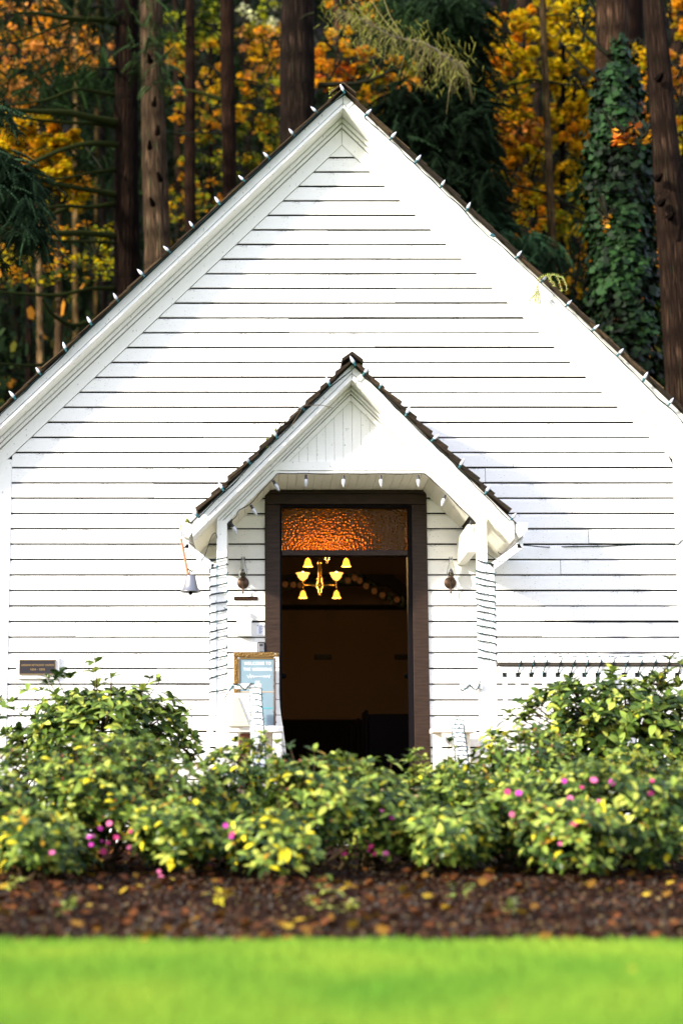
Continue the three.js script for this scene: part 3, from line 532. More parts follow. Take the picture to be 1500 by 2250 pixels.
{
  const z = .56, q = (x, y) => { const p = W(x, y, z); return [p.x, p.y]; }, t = thing('burlap_cloth', W(520, 1594, z), 'beige speckled cloth hanging in a triangle over the bench back', 'cloth');
  const sp = tex(128, 128, (u, v, i, j) => { const n = N3(i * .35, j * .35, 2) * .5 + .5; return [.72 + .2 * n, .68 + .2 * n, .58 + .2 * n]; }); sp.repeat.set(5, 5);
  put('cloth', prism([q(508, 1596), q(548, 1596), q(521, 1528), q(514, 1530)], z, z + .012, .003), mat(C(.8, .8, .78), .9, { map: sp }), t);
  const w = thing('bench_back', W(500, 1596, .5), 'white panel behind the beige cloth, beside the left post', 'panel'); const A = W(497, 1595, .54), B = W(549, 1523, .54); put('panel', box(A.x, B.x, A.y, B.y, .53, .548, .004), M.white, w);
  const pot = thing('clay_pot', W(540, 1650, .35), 'rust brown rounded clay pot under the porch bench', 'pot'); const c = W(540, 1612, .35), base = .848, h = c.y - base;
  put('pot', lathe([[0, 0], [.05, 0], [.06, h * .3], [.066, h * .6], [.062, h * .85], [.05, h * .98], [.045, h], [.04, h * .97], [0, h * .9]], c.x, base, .35, 24), mat(C(.16, .045, .02), .55), pot);
}
{ // matching bench right of the door
  const z = .5, a = W(952, 1608, z), b = W(1046, 1597, z), t = thing('porch_bench', V((a.x + b.x) / 2, .845, .3), 'white wooden bench board on the porch right of the doorway', 'bench');
  put('seat', box(a.x, b.x, a.y, b.y, .12, z, .005), M.white, t); for (const x of [a.x + .02, b.x - .1]) put('leg', box(x, x + .07, .846, a.y - .002, .2, .27, .004), M.white, t);
}
// ---------- chandeliers and the room behind the door ----------
const mShade = mat(C(.8, .45, .1), .5, { emissive: C(1, .42, .035), emissiveIntensity: .55 }), mShadeUp = mat(C(.8, .4, .1), .5, { emissive: C(1, .36, .06), emissiveIntensity: .75 }), mGlow = mat(C(1, .9, .6), .5, { emissive: C(1, .78, .32), emissiveIntensity: 4 });
const shadeDown = lathe([[.012, 0], [.022, -.004], [.032, -.03], [.036, -.055], [.046, -.075], [.052, -.08], [.048, -.08], [.034, -.055], [.029, -.03], [.018, -.008]], 0, 0, 0, 20);
const shadeUp = lathe([[.014, 0], [.03, .006], [.052, .03], [.062, .06], [.075, .08], [.08, .082], [.074, .078], [.058, .06], [.048, .032], [.026, .01]], 0, 0, 0, 20);
{ const p = shadeUp.attributes.position; for (let i = 0; i < p.count; i++) { const a = Math.atan2(p.getX(i), p.getZ(i)), k = 1 + .05 * Math.sin(a * 8) * smooth(.04, .08, p.getY(i)); p.setX(i, p.getX(i) * k); p.setZ(i, p.getZ(i) * k); } }
function chandelier(x, y, z, label) {
  const t = thing('chandelier', V(x, y, z), label, 'chandelier', 'brass chandeliers hanging inside the church');
  const bz = -1; put('stem', [tube([V(x, y + .02, z), V(x, 6.6, z)], .007), tube([V(x - .012, y + .1, z), V(x - .012, y + .26, z)], .006), tube([V(x + .012, y + .1, z), V(x + .012, y + .26, z)], .006), lathe([[0, .25], [.03, .255], [.02, .28], [.012, .3], [0, .3]], x, y, z, 12)], M.brass, t);
  put('body', lathe([[0, -.12], [.012, -.115], [.008, -.09], [.026, -.075], [.02, -.05], [.04, -.03], [.048, 0], [.036, .035], [.02, .06], [.036, .075], [.014, .095], [0, .11]], x, y, z, 18), M.brass, t);
  for (let k = 0; k < 2; k++) {
    const a = k * Math.PI, ax = x + Math.cos(a) * .193, az = z + Math.sin(a) * .193;
    put('arm', [tube([V(x, y, z), V(ax, y + .002, az)], .006), lathe([[0, -.07], [.01, -.07], [.018, -.05], [.009, -.03], [.02, 0], [.009, .025], [.022, .05], [.012, .06], [0, .06]], ax, y, az, 10)], M.brass, t);
    const d = putM('shade', shadeDown, mShade, new THREE.Matrix4().makeTranslation(ax, y - .068, az), t), u = putM('shade', shadeUp, mShadeUp, new THREE.Matrix4().makeTranslation(ax, y + .06, az), t);
    for (const [o, yy] of [[d, -.045], [u, .072]]) {
      const g = new THREE.Mesh(new THREE.SphereGeometry(.026, 12, 8), mGlow); g.name = 'bulb'; g.position.y = yy; o.add(g);
      const l = new THREE.PointLight(new THREE.Color(1, .62, .25), .13); l.position.set(ax, y + (o === d ? -.068 : .06) + yy, az).sub(origin.get(t)); l.castShadow = true; l.name = 'bulb_lamp'; t.add(l);
    }
  }
  return t;
}
{ const a = W(702, 1286, -5.3), b = W(718, 1213, -2.5); chandelier(a.x, a.y, a.z, 'farther brass chandelier, seen whole through the open doorway'); chandelier(b.x, b.y, b.z, 'nearer brass chandelier, partly hidden behind the amber transom glass'); }
{
  const z = -7, q = (x, y) => { const p = W(x, y, z); return [p.x, p.y]; }, t = thing('roof_truss', V(HX, 3.5, z), 'black timber truss with a sloping brace inside the church', 'truss');
  put('beam', prism([q(560, 1262), q(861, 1262), q(861, 1286), q(560, 1286)].reverse(), z - .1, z, .004), M.dark, t); put('brace', prism([q(855, 1262), q(862, 1262), q(925, 1318), q(925, 1345), q(848, 1284)].reverse(), z - .1, z + .004, .004), M.dark, t);
  const pts = [[600, 1292], [626, 1284], [660, 1283], [700, 1282], [740, 1278], [764, 1274], [785, 1264], [800, 1282], [822, 1298], [845, 1310], [875, 1320], [905, 1330]].map(p => W(...p, z + .08));
  const g = thing('flower_garland', pts[5], 'garland of dark leaves and peach flowers draped along the truss', 'garland'); R = rng(91);
  put('vine', tube(pts, .02, 40, 6), mat(C(.012, .02, .01), .8), g);
  const lf = [], cv = new THREE.CatmullRomCurve3(pts); for (let i = 0; i < 260; i++) { const p = cv.getPoint(R()), l = new THREE.CircleGeometry(.04, 5); l.scale(.5, 1.2, 1); l.rotateX(rr(-2, 2)); l.rotateY(rr(-2, 2)); l.rotateZ(rr(0, 6)); l.translate(p.x + rr(-.06, .06), p.y + rr(-.06, .06), p.z + rr(-.02, .06)); lf.push(l); }
  put('leaves', lf, mat(C(.012, .02, .01), .7), g).userData.kind = 'stuff';
  for (const [x, y] of [[626, 1284], [644, 1285], [660, 1286], [764, 1275], [779, 1270], [790, 1276], [804, 1288], [822, 1299], [840, 1308], [872, 1318]]) { const p = W(x, y, z + .14), f = []; for (let i = 0; i < 9; i++) { const s = new THREE.SphereGeometry(.022, 6, 5); s.scale(1, 1, .5); s.translate(p.x + .02 * Math.cos(i * .9), p.y + .02 * Math.sin(i * .9), p.z + i * .002); f.push(s); } put('flower', f, mat(C(.16, .08, .04), .8), g); }
}
for (const [x0, x1, l] of [[690, 728, 'small dark slot on the brown back wall, left of the two'], [866, 897, 'small dark slot on the brown back wall, right of the two']]) { const a = W(x0, 1449, -9.19), b = W(x1, 1438, -9.19), t = thing('wall_vent', V((a.x + b.x) / 2, a.y, -9.19), l, 'vent'); put('frame', box(a.x, b.x, a.y, b.y, -9.20, -9.17, .004), M.dark, t); for (let k = 0; k < 3; k++) put('slat', box(a.x + .01, b.x - .01, a.y + .012 + k * .02, a.y + .02 + k * .02, -9.17, -9.16), M.black, t); }
for (let k = 0; k < 3; k++) for (const s of [-1, 1]) {
  const z = -3.2 - k * 1.5, x0 = s < 0 ? -1.7 : 1.2, t = thing('pew', V(x0 + .9, .85, z), `dark wooden pew inside, ${['front', 'middle', 'rear'][k]} row ${s < 0 ? 'left' : 'right'} of the aisle`, 'pew', 'dark pews inside the church');
  put('backrest', box(x0, x0 + 1.75, 1.15, 1.68, z, z + .03, .006), M.dark, t); put('seat', box(x0, x0 + 1.75, 1.26, 1.30, z - .42, z - .01, .006), M.dark, t); put('end_panel', box(x0 - .04, x0 - .003, .851, 1.72, z - .45, z + .05, .01), M.dark, t); put('end_panel', box(x0 + 1.753, x0 + 1.79, .851, 1.72, z - .45, z + .05, .01), M.dark, t);
}
// ---------- debris on the roofs ----------
R = rng(101);
{
  const t = thing('fallen_sprig', W(1190, 612, .37), 'yellow green conifer sprig caught on the right main roof edge', 'sprig'), z = .385;
  const stems = [[[1178, 618], [1192, 608], [1206, 605], [1222, 606], [1236, 613], [1242, 626], [1244, 638]], [[1200, 607], [1212, 618], [1218, 630]], [[1222, 606], [1228, 620], [1232, 636], [1234, 640]], [[1188, 611], [1180, 628], [1176, 645], [1170, 652], [1163, 661]], [[1178, 640], [1176, 655], [1174, 667]], [[1181, 636], [1184, 650], [1186, 668]], [[1180, 640], [1181, 655], [1180, 668]], [[1210, 605], [1208, 616], [1213, 624]]], need = [];
  put('twig', stems.map(s => tube(s.map(p => W(p[0], p[1], z)), .0035, 16, 5)), mat(C(.22, .16, .06), .8), t);
  for (const s of stems) { const c = new THREE.CatmullRomCurve3(s.map(p => W(p[0], p[1], z))), L = c.getLength(); for (let i = 0; i < L / .0032; i++) { const p = c.getPoint(R()), g = new THREE.ConeGeometry(.0026, .026, 4); g.translate(0, .013, 0); g.rotateZ(rr(-2.2, 2.2)); g.rotateY(rr(0, 6)); g.translate(p.x, p.y, p.z); need.push(g); } }
  put('needles', need, mat(C(.36, .42, .07), .6), t).userData.kind = 'stuff';
}
{
  const t = thing('fallen_twig', W(690, 892, 1.18), 'thin dry twigs lying over the left slope of the porch roof', 'twig');
  put('twig', [[[653, 900], [668, 892], [690, 890], [710, 891], [730, 897]], [[640, 936], [648, 922], [657, 908], [662, 900]], [[605, 960], [612, 942], [626, 925], [640, 918], [650, 905]], [[610, 950], [606, 938], [622, 928], [634, 927]], [[660, 897], [668, 889], [676, 893]]].map(s => limb(s.map(p => W(p[0], p[1], 1.185 + rr(-.01, .01))), [.0045, .003, .002], 5)), mat(C(.07, .05, .03), .9), t);
}
function moss(label, spots, z, n, sp) { const p0 = W(...spots[0], z), t = thing('moss_clump', p0, label, 'moss'), l = []; for (const s of spots) { const p = W(...s, z); for (let i = 0; i < n; i++) { const g = new THREE.IcosahedronGeometry(rr(.005, .013), 0); g.translate(p.x + rr(-sp, sp), p.y + rr(-sp, sp), p.z + rr(-.06, .02)); l.push(g); } } put('clump', l, M.moss, t); }
moss('yellow green moss on the left of the main ridge end', [[729, 196], [735, 202], [728, 210]], .32, 16, .02);
moss('yellow green moss on the left slope of the porch roof', [[604, 950], [598, 960], [590, 968], [585, 978]], 1.13, 16, .02);
moss('small patch of orange moss beside the left porch gutter', [[411, 1144], [414, 1145]], 1.09, 8, .012);
moss('olive moss under the right of the porch ridge cap', [[793, 806], [798, 812], [790, 800]], 1.12, 8, .012);
// ---------- lawn, bed, shrubs ----------
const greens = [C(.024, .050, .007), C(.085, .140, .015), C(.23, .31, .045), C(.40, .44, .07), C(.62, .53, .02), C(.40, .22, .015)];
const leafMat = greens.map((c, i) => mat(c, 1, { physical: true, transmission: .28, thickness: 0, specularIntensity: .15, clearcoat: i < 3 ? .3 : .15, clearcoatRoughness: .24 }));
const leafTint = mat(C(1, 1, 1), 1, { physical: true, transmission: .28, thickness: 0, specularIntensity: .15, clearcoat: .28, clearcoatRoughness: .24 });
function leafGeo(L, w, droop, fold, rows = 4) { // blade along +z from the origin, face up, folded on its midrib
  const pos = [], idx = [];
  for (let i = 0; i <= rows; i++) {
    const t = i / rows, z = L * (1 - Math.pow(t, 1.15) * droop * .12) * t, y = .10 * L * Math.sin(t * 2.2) - droop * L * t * t, h = w * .5 * Math.pow(Math.sin(Math.PI * Math.min(.975, Math.pow(.04 + t * .96, 1.25))), .75) + .0012;
    pos.push(-h, y + fold * h, z, 0, y, z, h, y + fold * h, z);
    if (i) { const a = (i - 1) * 3; idx.push(a, a + 3, a + 1, a + 1, a + 3, a + 4, a + 1, a + 4, a + 2, a + 2, a + 4, a + 5); }
  }
  const g = new THREE.BufferGeometry(); g.setAttribute('position', new THREE.Float32BufferAttribute(pos, 3)); g.setIndex(idx); g.computeVertexNormals(); return g;
}
const rhodoLeaf = [leafGeo(.108, .046, .20, .25, 5), leafGeo(.092, .042, .08, .32, 5), leafGeo(.118, .048, .34, .18, 5)];
const budGeo = lathe([[0, 0], [.006, .004], [.008, .014], [.004, .024], [0, .03]], 0, 0, 0, 6);
const mBud = mat(C(.36, .33, .04), .6), mStem = matte(C(.04, .028, .014), .9), mBudRed = mat(C(.35, .06, .04), .6);
const petalG = new THREE.SphereGeometry(.017, 7, 5).scale(1, .55, 1);
const mPink = [mat(C(.42, .012, .10), .6), mat(C(.45, .015, .26), .6), mat(C(.5, .10, .22), .6)];
// a broad-leaved evergreen: leaf whorls on twigs through an uneven, layered volume
function shrub(label, o) {
  R = rng(o.seed); const gy = groundY(o.x, o.z) + .01, t = thing(o.name ?? 'rhododendron_shrub', V(o.x, gy, o.z), label, 'shrub', o.group);
  const near = o.z > 3, whorls = [], ls = o.leaf ?? (near ? .68 : .98), cy = o.cy, pads = [];
  for (let i = 0; i < (o.pads ?? 13); i++) { const a = rr(0, 6.283), e = rr(-.25, 1), c = Math.sqrt(1 - e * e); pads.push([V(Math.cos(a) * c, e, Math.sin(a) * c), rr(.74, 1.2)]); }
  for (let i = 0; i < o.n * (near ? 4.3 : 2.9); i++) {
    const a = rr(0, 6.283), e = rr(-.85, 1), c = Math.sqrt(1 - e * e), d = V(Math.cos(a) * c, e, Math.sin(a) * c);
    let k = 1, best = -2; for (const [p, s] of pads) { const q = p.dot(d); if (q > best) { best = q; k = s; } }
    const r = (R() < .62 ? rr(.84, 1.06) : rr(.45, .88)) * k * (.86 + .14 * smooth(.5, .95, best));
    const p = V(o.x + d.x * r * o.w, cy + d.y * r * (d.y > 0 ? o.h : o.low), o.z + d.z * r * o.d);
    if (p.y < gy + .07 || N3(p.x * 3.1, p.y * 3.6, p.z * 3.1 + o.seed) < (near ? -.16 : -.34)) continue;
    whorls.push([p, V(d.x * .75, Math.max(-.1, d.y) + .75, d.z * .75 + .1).normalize()]);
  }
  for (const w of o.tips ?? []) whorls.push([w, V(rr(-.3, .3), 1, rr(-.1, .3)).normalize(), true]);
  // limbs
  const nb = o.stems ?? 6; for (let i = 0; i < nb; i++) {
    const w = whorls[Math.floor(R() * whorls.length)][0], b = V(o.x + rr(-.12, .12), gy - .03, o.z + rr(-.1, .1)), m = b.clone().lerp(w, .45).add(V(rr(-.08, .08), -.06 + rr(-.05, .1), rr(-.08, .08)));
    put('branch', limb([b, b.clone().lerp(m, .5).add(V(rr(-.05, .05), .03, rr(-.05, .05))), m, m.clone().lerp(w, .6), w], [.022, .018, .013, .008, .004], 6), mStem, t);
  }
  const tw = [], list = [], buds = [];
  for (const [p, ax, tip] of whorls) {
    const q = new THREE.Quaternion().setFromUnitVectors(V(0, 1, 0), ax), base = rr(0, 6.28), n = 5 + Math.floor(R() * 4), old = R();
    for (let i = 0; i < n; i++) {
      const l = new THREE.Matrix4(), s = rr(.72, 1.12) * ls, qa = new THREE.Quaternion().setFromEuler(new THREE.Euler(rr(-.85, .1), base + i * 6.283 / n + rr(-.25, .25), rr(-.3, .3), 'YXZ'));
      l.compose(p, q.clone().multiply(qa), V(s, s, s));
      const u = R(), low = (p.y - cy) < -.1; const dk = low ? .2 : 0; let m = u < .28 + dk ? 0 : u < .58 + dk ? 1 : u < .88 ? 2 : 3; if (R() < (o.yellow ?? .05) * (near ? .6 : .35)) m = R() < .86 ? 4 : 5; if (old < .2 && m < 3) m = 0;  // low leaves lean to the dark green: self-shading of the shrub put into colour
      list.push([l, m, p, Math.floor(R() * 3)]);
    }
    buds.push(new THREE.Matrix4().compose(p.clone().addScaledVector(ax, .004), q, V(ls, ls, ls)));
    if (tip || R() < .4) { const c = V(o.x, cy, o.z).lerp(p, tip ? .62 : .75); c.y -= tip ? .03 : .05; tw.push(limb([c, c.clone().lerp(p, .55).add(V(0, -.012, 0)), p], [.005, .004, .003], 4)); }
  }
  if (tw.length) put('twigs', tw, mStem, t).userData.kind = 'stuff';
  // leaves nearest the viewer and on the skyline stand one by one, the inner ones are joined
  list.sort((a, b) => (b[2].z + b[2].y * 1.3) - (a[2].z + a[2].y * 1.3));
  const own = Math.min(o.own ?? 120, list.length);
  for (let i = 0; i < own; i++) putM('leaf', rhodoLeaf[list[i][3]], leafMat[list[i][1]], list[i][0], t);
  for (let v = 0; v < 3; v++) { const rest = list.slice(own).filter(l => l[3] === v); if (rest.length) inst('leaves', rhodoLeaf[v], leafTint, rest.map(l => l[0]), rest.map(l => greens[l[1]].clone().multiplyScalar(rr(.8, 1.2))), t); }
  inst('buds', budGeo, near && R() < .3 ? mBudRed : mBud, buds.filter((_, i) => i % 2 === 0), null, t);
  if (o.flowers) for (const [x, y, n] of o.flowers) for (let k = 0; k < n * 1.3; k++) { const z = o.z + o.d * rr(.75, .98), p = W(x + rr(-42, 42), y + rr(-26, 26), z), s = rr(.45, .9), pm = []; for (let i = 0; i < 5; i++) { const g = petalG.clone(); g.translate(.012, 0, 0); g.rotateZ(.5); g.rotateY(i * 1.2566); pm.push(g); } const fm = merge(pm); fm.scale(s, s, s); fm.rotateX(rr(.5, 1.3)); fm.rotateZ(rr(-.5, .5)); fm.translate(p.x, p.y, p.z); put('flower', fm, mPink[Math.floor(R() * 3)], t); }
  return t;
}
const T = (z, ...a) => a.map(([x, y]) => W(x, y, z));
// one shrub from its place in the photograph: centre, half width, top and depth
function shrubAt(label, px, top, half, z, o) {
  if (z > 3) z += .3 + .12 * (z - 3) * 2; const c = W(px, top, z), e = W(px + half, top, z), gy = groundY(c.x, z), H = c.y - gy, cy = gy + H * (o.mid ?? .52);
  return shrub(label, { x: c.x, z, w: (e.x - c.x) * 1.16 - .03, d: o.deep ?? .6, cy, h: c.y - cy - .05, low: (cy - gy) * .92, ...o });
}
shrubAt('tall rhododendron against the siding under the bronze plaque', 225, 1480, 190, 2.1, { seed: 1, n: 230, own: 260, deep: .55, mid: .62, pads: 14, yellow: .03, tips: T(2.3, [210, 1456], [205, 1478], [245, 1490], [330, 1492], [350, 1498], [60, 1518], [410, 1567], [30, 1560]) });
shrubAt('tall rhododendron at the right edge in front of the ramp railing', 1370, 1475, 235, 2.4, { seed: 2, n: 260, own: 280, deep: .6, mid: .62, pads: 14, yellow: .05, tips: T(2.6, [1345, 1478], [1340, 1492], [1470, 1450], [1440, 1490], [1462, 1480], [1245, 1512], [1500, 1462], [1160, 1565], [1370, 1500], [1090, 1612]) });
shrubAt('rhododendron right of the right porch post, below the ramp railing', 1150, 1575, 125, 3.2, { seed: 3, n: 150, own: 150, yellow: .06, tips: T(3.4, [1135, 1592], [1080, 1618], [1190, 1545]) });
shrubAt('broad rhododendron at the left, in front of the tall one', 205, 1610, 265, 3.9, { seed: 4, n: 300, own: 180, deep: .75, yellow: .11, flowers: [[325, 1818, 4], [222, 1832, 3], [318, 1870, 2], [200, 1860, 1]] });
shrubAt('low rhododendron cut by the left edge of the picture', -10, 1665, 110, 4.3, { seed: 5, n: 90, own: 60, yellow: .08 });
shrubAt('small rhododendron before the left porch post', 530, 1612, 95, 3.5, { seed: 6, n: 100, own: 130, yellow: .09, flowers: [[530, 1838, 2], [458, 1888, 1], [455, 1842, 1]], tips: T(3.7, [505, 1648], [552, 1634], [575, 1650]) });
shrubAt('rounded rhododendron in front of the doorway', 690, 1640, 120, 4.2, { seed: 7, n: 190, own: 170, yellow: .07, flowers: [[575, 1815, 1]], tips: T(4.4, [637, 1640], [690, 1652], [735, 1660]) });
shrubAt('low rhododendron in front of the right half of the doorway', 825, 1672, 95, 4.0, { seed: 8, n: 140, own: 140, yellow: .05, flowers: [[835, 1808, 4], [812, 1860, 2], [785, 1874, 1]], tips: T(4.2, [815, 1674], [860, 1676]) });
shrubAt('upright rhododendron before the right stair handrail', 975, 1640, 95, 3.6, { seed: 9, n: 130, own: 130, yellow: .08, tips: T(3.8, [910, 1650], [985, 1632], [1000, 1645]) });
shrubAt('pink flowering rhododendron in the right middle of the bed', 1135, 1690, 130, 4.1, { seed: 10, n: 190, own: 120, yellow: .10, flowers: [[1105, 1765, 2], [1165, 1765, 3], [1155, 1800, 2], [1190, 1815, 2]] });
shrubAt('large rhododendron at the lower right corner of the bed', 1385, 1655, 185, 4.2, { seed: 11, n: 290, own: 160, deep: .8, yellow: .09, flowers: [[1260, 1780, 1], [1285, 1790, 2], [1340, 1740, 2], [1420, 1738, 2], [1268, 1740, 1]] });
shrubAt('low loose rhododendron between the left and middle shrubs', 400, 1745, 105, 4.4, { seed: 12, n: 170, own: 90, yellow: .14, flowers: [[350, 1905, 1]] });
shrubAt('sprawling low rhododendron with drooping leaves right of centre', 975, 1760, 110, 4.5, { seed: 13, n: 120, own: 90, yellow: .06 });
shrubAt('low rhododendron filling the gap under the right tall ones', 1240, 1740, 110, 4.6, { seed: 14, n: 130, own: 80, yellow: .10, flowers: [[1235, 1830, 2]] });
shrubAt('dense low rhododendron right of the left trunk, front of the bed', 600, 1760, 90, 4.7, { seed: 15, n: 110, own: 80, yellow: .13, flowers: [[520, 1832, 2]] });
shrubAt('low yellowing rhododendron at the front left of the bed', 90, 1770, 110, 4.7, { seed: 16, n: 130, own: 80, yellow: .16, flowers: [[90, 1860, 1], [215, 1845, 2]] });
{ // lawn grass
  R = rng(301); const bl = []; for (let i = 0; i < 9; i++) { const a = rr(0, 6.28), h = rr(.03, .062), x = rr(-.03, .03), z = rr(-.03, .03), w = .0024, lx = Math.cos(a) * h * .5, lz = Math.sin(a) * h * .5, g = new THREE.BufferGeometry(), c = Math.cos(a + 1.57) * w, s = Math.sin(a + 1.57) * w; g.setAttribute('position', new THREE.Float32BufferAttribute([x - c, 0, z - s, x + c, 0, z + s, x + lx * .4, h * .7, z + lz * .4, x + lx * .4, h * .7, z + lz * .4, x + c, 0, z + s, x + lx, h, z + lz], 3)); g.computeVertexNormals(); bl.push(g); }
  const tuft = merge(bl), ms = [], cs = [];
  for (let i = 0; i < 90000; i++) { const z = 15.2 - 6.6 * Math.sqrt(R()), d = 16.5 - z, x = rr(-.18, .27) * d; if (z < 8.84 + .20 * N3(x * 2.1, 3, 1) + .14 * N3(x * 9, 5, 2) - .42 * R() * R() * R()) continue; const s = rr(.7, 1.25) * (z < 9.0 ? rr(.6, 1.2) : 1); ms.push(new THREE.Matrix4().compose(V(x, groundY(x, z) + .04, z), new THREE.Quaternion().setFromAxisAngle(V(0, 1, 0), rr(0, 6.28)), V(s, s, s))); const n = N3(x * 1.3, z * .9, 4) * 1.3 + .5 * N3(x * 5, z * 3, 7), k = 1.04 + .2 * n + rr(-.25, .25); cs.push(C((.16 + .04 * n) * k, .29 * k, .030 * k)); }
  const o = inst('lawn_grass', tuft, mat(C(1, 1, 1), 1, { physical: true, transmission: .35, thickness: 0, specularIntensity: .05 }), ms, cs); tag(o, 'short bright green mown grass across the foreground', 'grass');
}
// fallen leaves and bark bits on the bed
function lobed(s) { const sh = new THREE.Shape(), pts = [[0, -.5], [.12, -.18], [.42, -.3], [.36, -.08], [.62, .12], [.36, .16], [.4, .42], [.16, .3], [0, .66], [-.16, .3], [-.4, .42], [-.36, .16], [-.62, .12], [-.36, -.08], [-.42, -.3], [-.12, -.18]]; pts.forEach((p, i) => i ? sh.lineTo(p[0] * s, p[1] * s) : sh.moveTo(p[0] * s, p[1] * s)); const g = new THREE.ShapeGeometry(sh); g.rotateX(-Math.PI / 2); const q = g.attributes.position; for (let i = 0; i < q.count; i++) q.setY(i, .22 * (Math.hypot(q.getX(i), q.getZ(i)) ** 2) / s - .1 * Math.abs(q.getX(i))); g.computeVertexNormals(); return g; }
{
  R = rng(305); const lm = [], lc = [], bm = [], bc = [], cols = [C(.085, .030, .010), C(.12, .042, .010), C(.05, .022, .011), C(.16, .08, .012), C(.10, .036, .016), C(.34, .22, .02)];
  for (let i = 0; i < 3600; i++) { const z = rr(2.5, 8.75), x = rr(-3, 4.3), s = rr(.4, .95); if ((z > 8.0 && R() < .55) || N3(x * .9, z * 1.1, 11) < rr(-.5, .15)) continue; lm.push(new THREE.Matrix4().compose(V(x, groundY(x, z) + .03 + rr(0, .03), z), new THREE.Quaternion().setFromEuler(new THREE.Euler(rr(-.6, .6), rr(0, 6.28), rr(-.6, .6))), V(s, s, s))); lc.push(cols[Math.floor(Math.pow(R(), 1.7) * 6)].clone().multiplyScalar(rr(.7, 1.2))); }
  tag(inst('fallen_leaves', lobed(.075), matte(C(1, 1, 1), .8), lm, lc), 'brown and orange fallen leaves strewn over the garden bed', 'leaves');
  for (let i = 0; i < 17000; i++) { const z = rr(4.8, 8.9), x = rr(-2.8, 4.2), s = rr(.5, 1.3); bm.push(new THREE.Matrix4().compose(V(x, groundY(x, z) + .025, z), new THREE.Quaternion().setFromEuler(new THREE.Euler(rr(0, 6), rr(0, 6), rr(0, 6))), V(s * rr(.6, 1.6), s * .6, s))); bc.push((R() < .3 ? C(.045, .036, .028) : R() < .15 ? C(.10, .07, .03) : C(.045, .022, .012)).multiplyScalar(rr(.2, 1.3) * (1 + .9 * N3(x * 1.3, z * 1.9, 5)))); }
  tag(inst('bark_mulch', new THREE.IcosahedronGeometry(.0125, 0), matte(C(1, 1, 1), .95), bm, bc), 'dark brown bark mulch and soil crumbs on the garden bed', 'mulch');
  const weedLeaf = leafGeo(.07, .03, .3, .2, 3);
  const W0 = [[30, 1965, 'left edge'], [480, 1990, 'left half'], [620, 1942, 'doorway'], [700, 1998, 'bed edge'], [715, 1968, 'centre'], [1010, 1985, 'right half'], [765, 2003, 'middle'], [1120, 2005, 'right'], [150, 2010, 'front']];
  W0.forEach(([x, y, w], i) => { const z = 8.5 - (2070 - y) * .022, p = W(x, y, z), gy = groundY(p.x, z) + .02, t = thing('weed', V(p.x, gy, z), ['yellow green weed at the left end of the bed', 'pale weed with yellow leaves in the left half of the bed', 'leafy green sprout under the shrub before the doorway', 'small lime weed near the lawn edge left of centre', 'upright lime seedling in the middle of the bed', 'round green weed right of centre in the bed', 'flat lime weed close to the lawn in the middle', 'dull green weed at the right half of the bed edge', 'thin grassy weed at the left front of the bed'][i], 'weed'); for (let k = 0; k < 11; k++) putM('leaf', weedLeaf, leafMat[i === 1 ? 4 : i % 3 === 0 ? 3 : 2], new THREE.Matrix4().compose(V(p.x + rr(-.03, .03), gy + rr(.0, .09), z + rr(-.03, .03)), new THREE.Quaternion().setFromEuler(new THREE.Euler(rr(-.7, 0), k * .6, 0, 'YXZ')), V(1, 1, 1).multiplyScalar(rr(.6, 1.1))), t); });
  [[1105, 2235, 12.0, 'brown orange leaf lying on the lawn at the bottom edge', C(.30, .13, .01)], [1392, 2150, 9.2, 'yellow leaf lying on the lawn at the right', C(.65, .45, .02)]].forEach(([x, y, z, l, c]) => { const p = W(x, y, z), g = lobed(.055); const zz = CAMD - (EYE - .07) * (CAMD - z) / (EYE - p.y), k = W(x, y, zz); g.rotateX(.5); g.translate(k.x, .085, zz); tag(put('fallen_leaf', g, mat(c, .8)), l, 'leaf'); });
}
// ---------- forest behind ----------
const bark = tex(256, 512, (u, v, i, j) => { const r = Math.abs(N3(i * .09, j * .012, 3)), f = N3(i * .3, j * .06, 7) * .5 + .5, l = smooth(.25, .6, N3(i * .03, j * .02, 12)); const t = .22 + .5 * Math.min(1, r * 2) + .2 * f; return [t * (1 - .12 * l), t * (.86 + .1 * l), t * (.74 - .02 * l)]; });
const barkB = tex(256, 512, (u, v, i, j) => Math.min(1, Math.abs(N3(i * .09, j * .012, 3)) * 2) * .8 + .2 * (N3(i * .3, j * .06, 7) * .5 + .5), false);
bark.repeat.set(1, .35); barkB.repeat.set(1, .35);
const mBark = (c) => matte(c, .92, { map: bark, bumpMap: barkB, bumpScale: .05 });
const bDark = mBark(C(.030, .022, .017)), bMid = mBark(C(.19, .168, .13)), bRed = mBark(C(.06, .04, .03)), bPale = mBark(C(.5, .46, .36)), bBlack = mBark(C(.02, .016, .013)), mLimb = matte(C(.010, .010, .005), .95), mLimbMoss = matte(C(.015, .019, .004), .95);
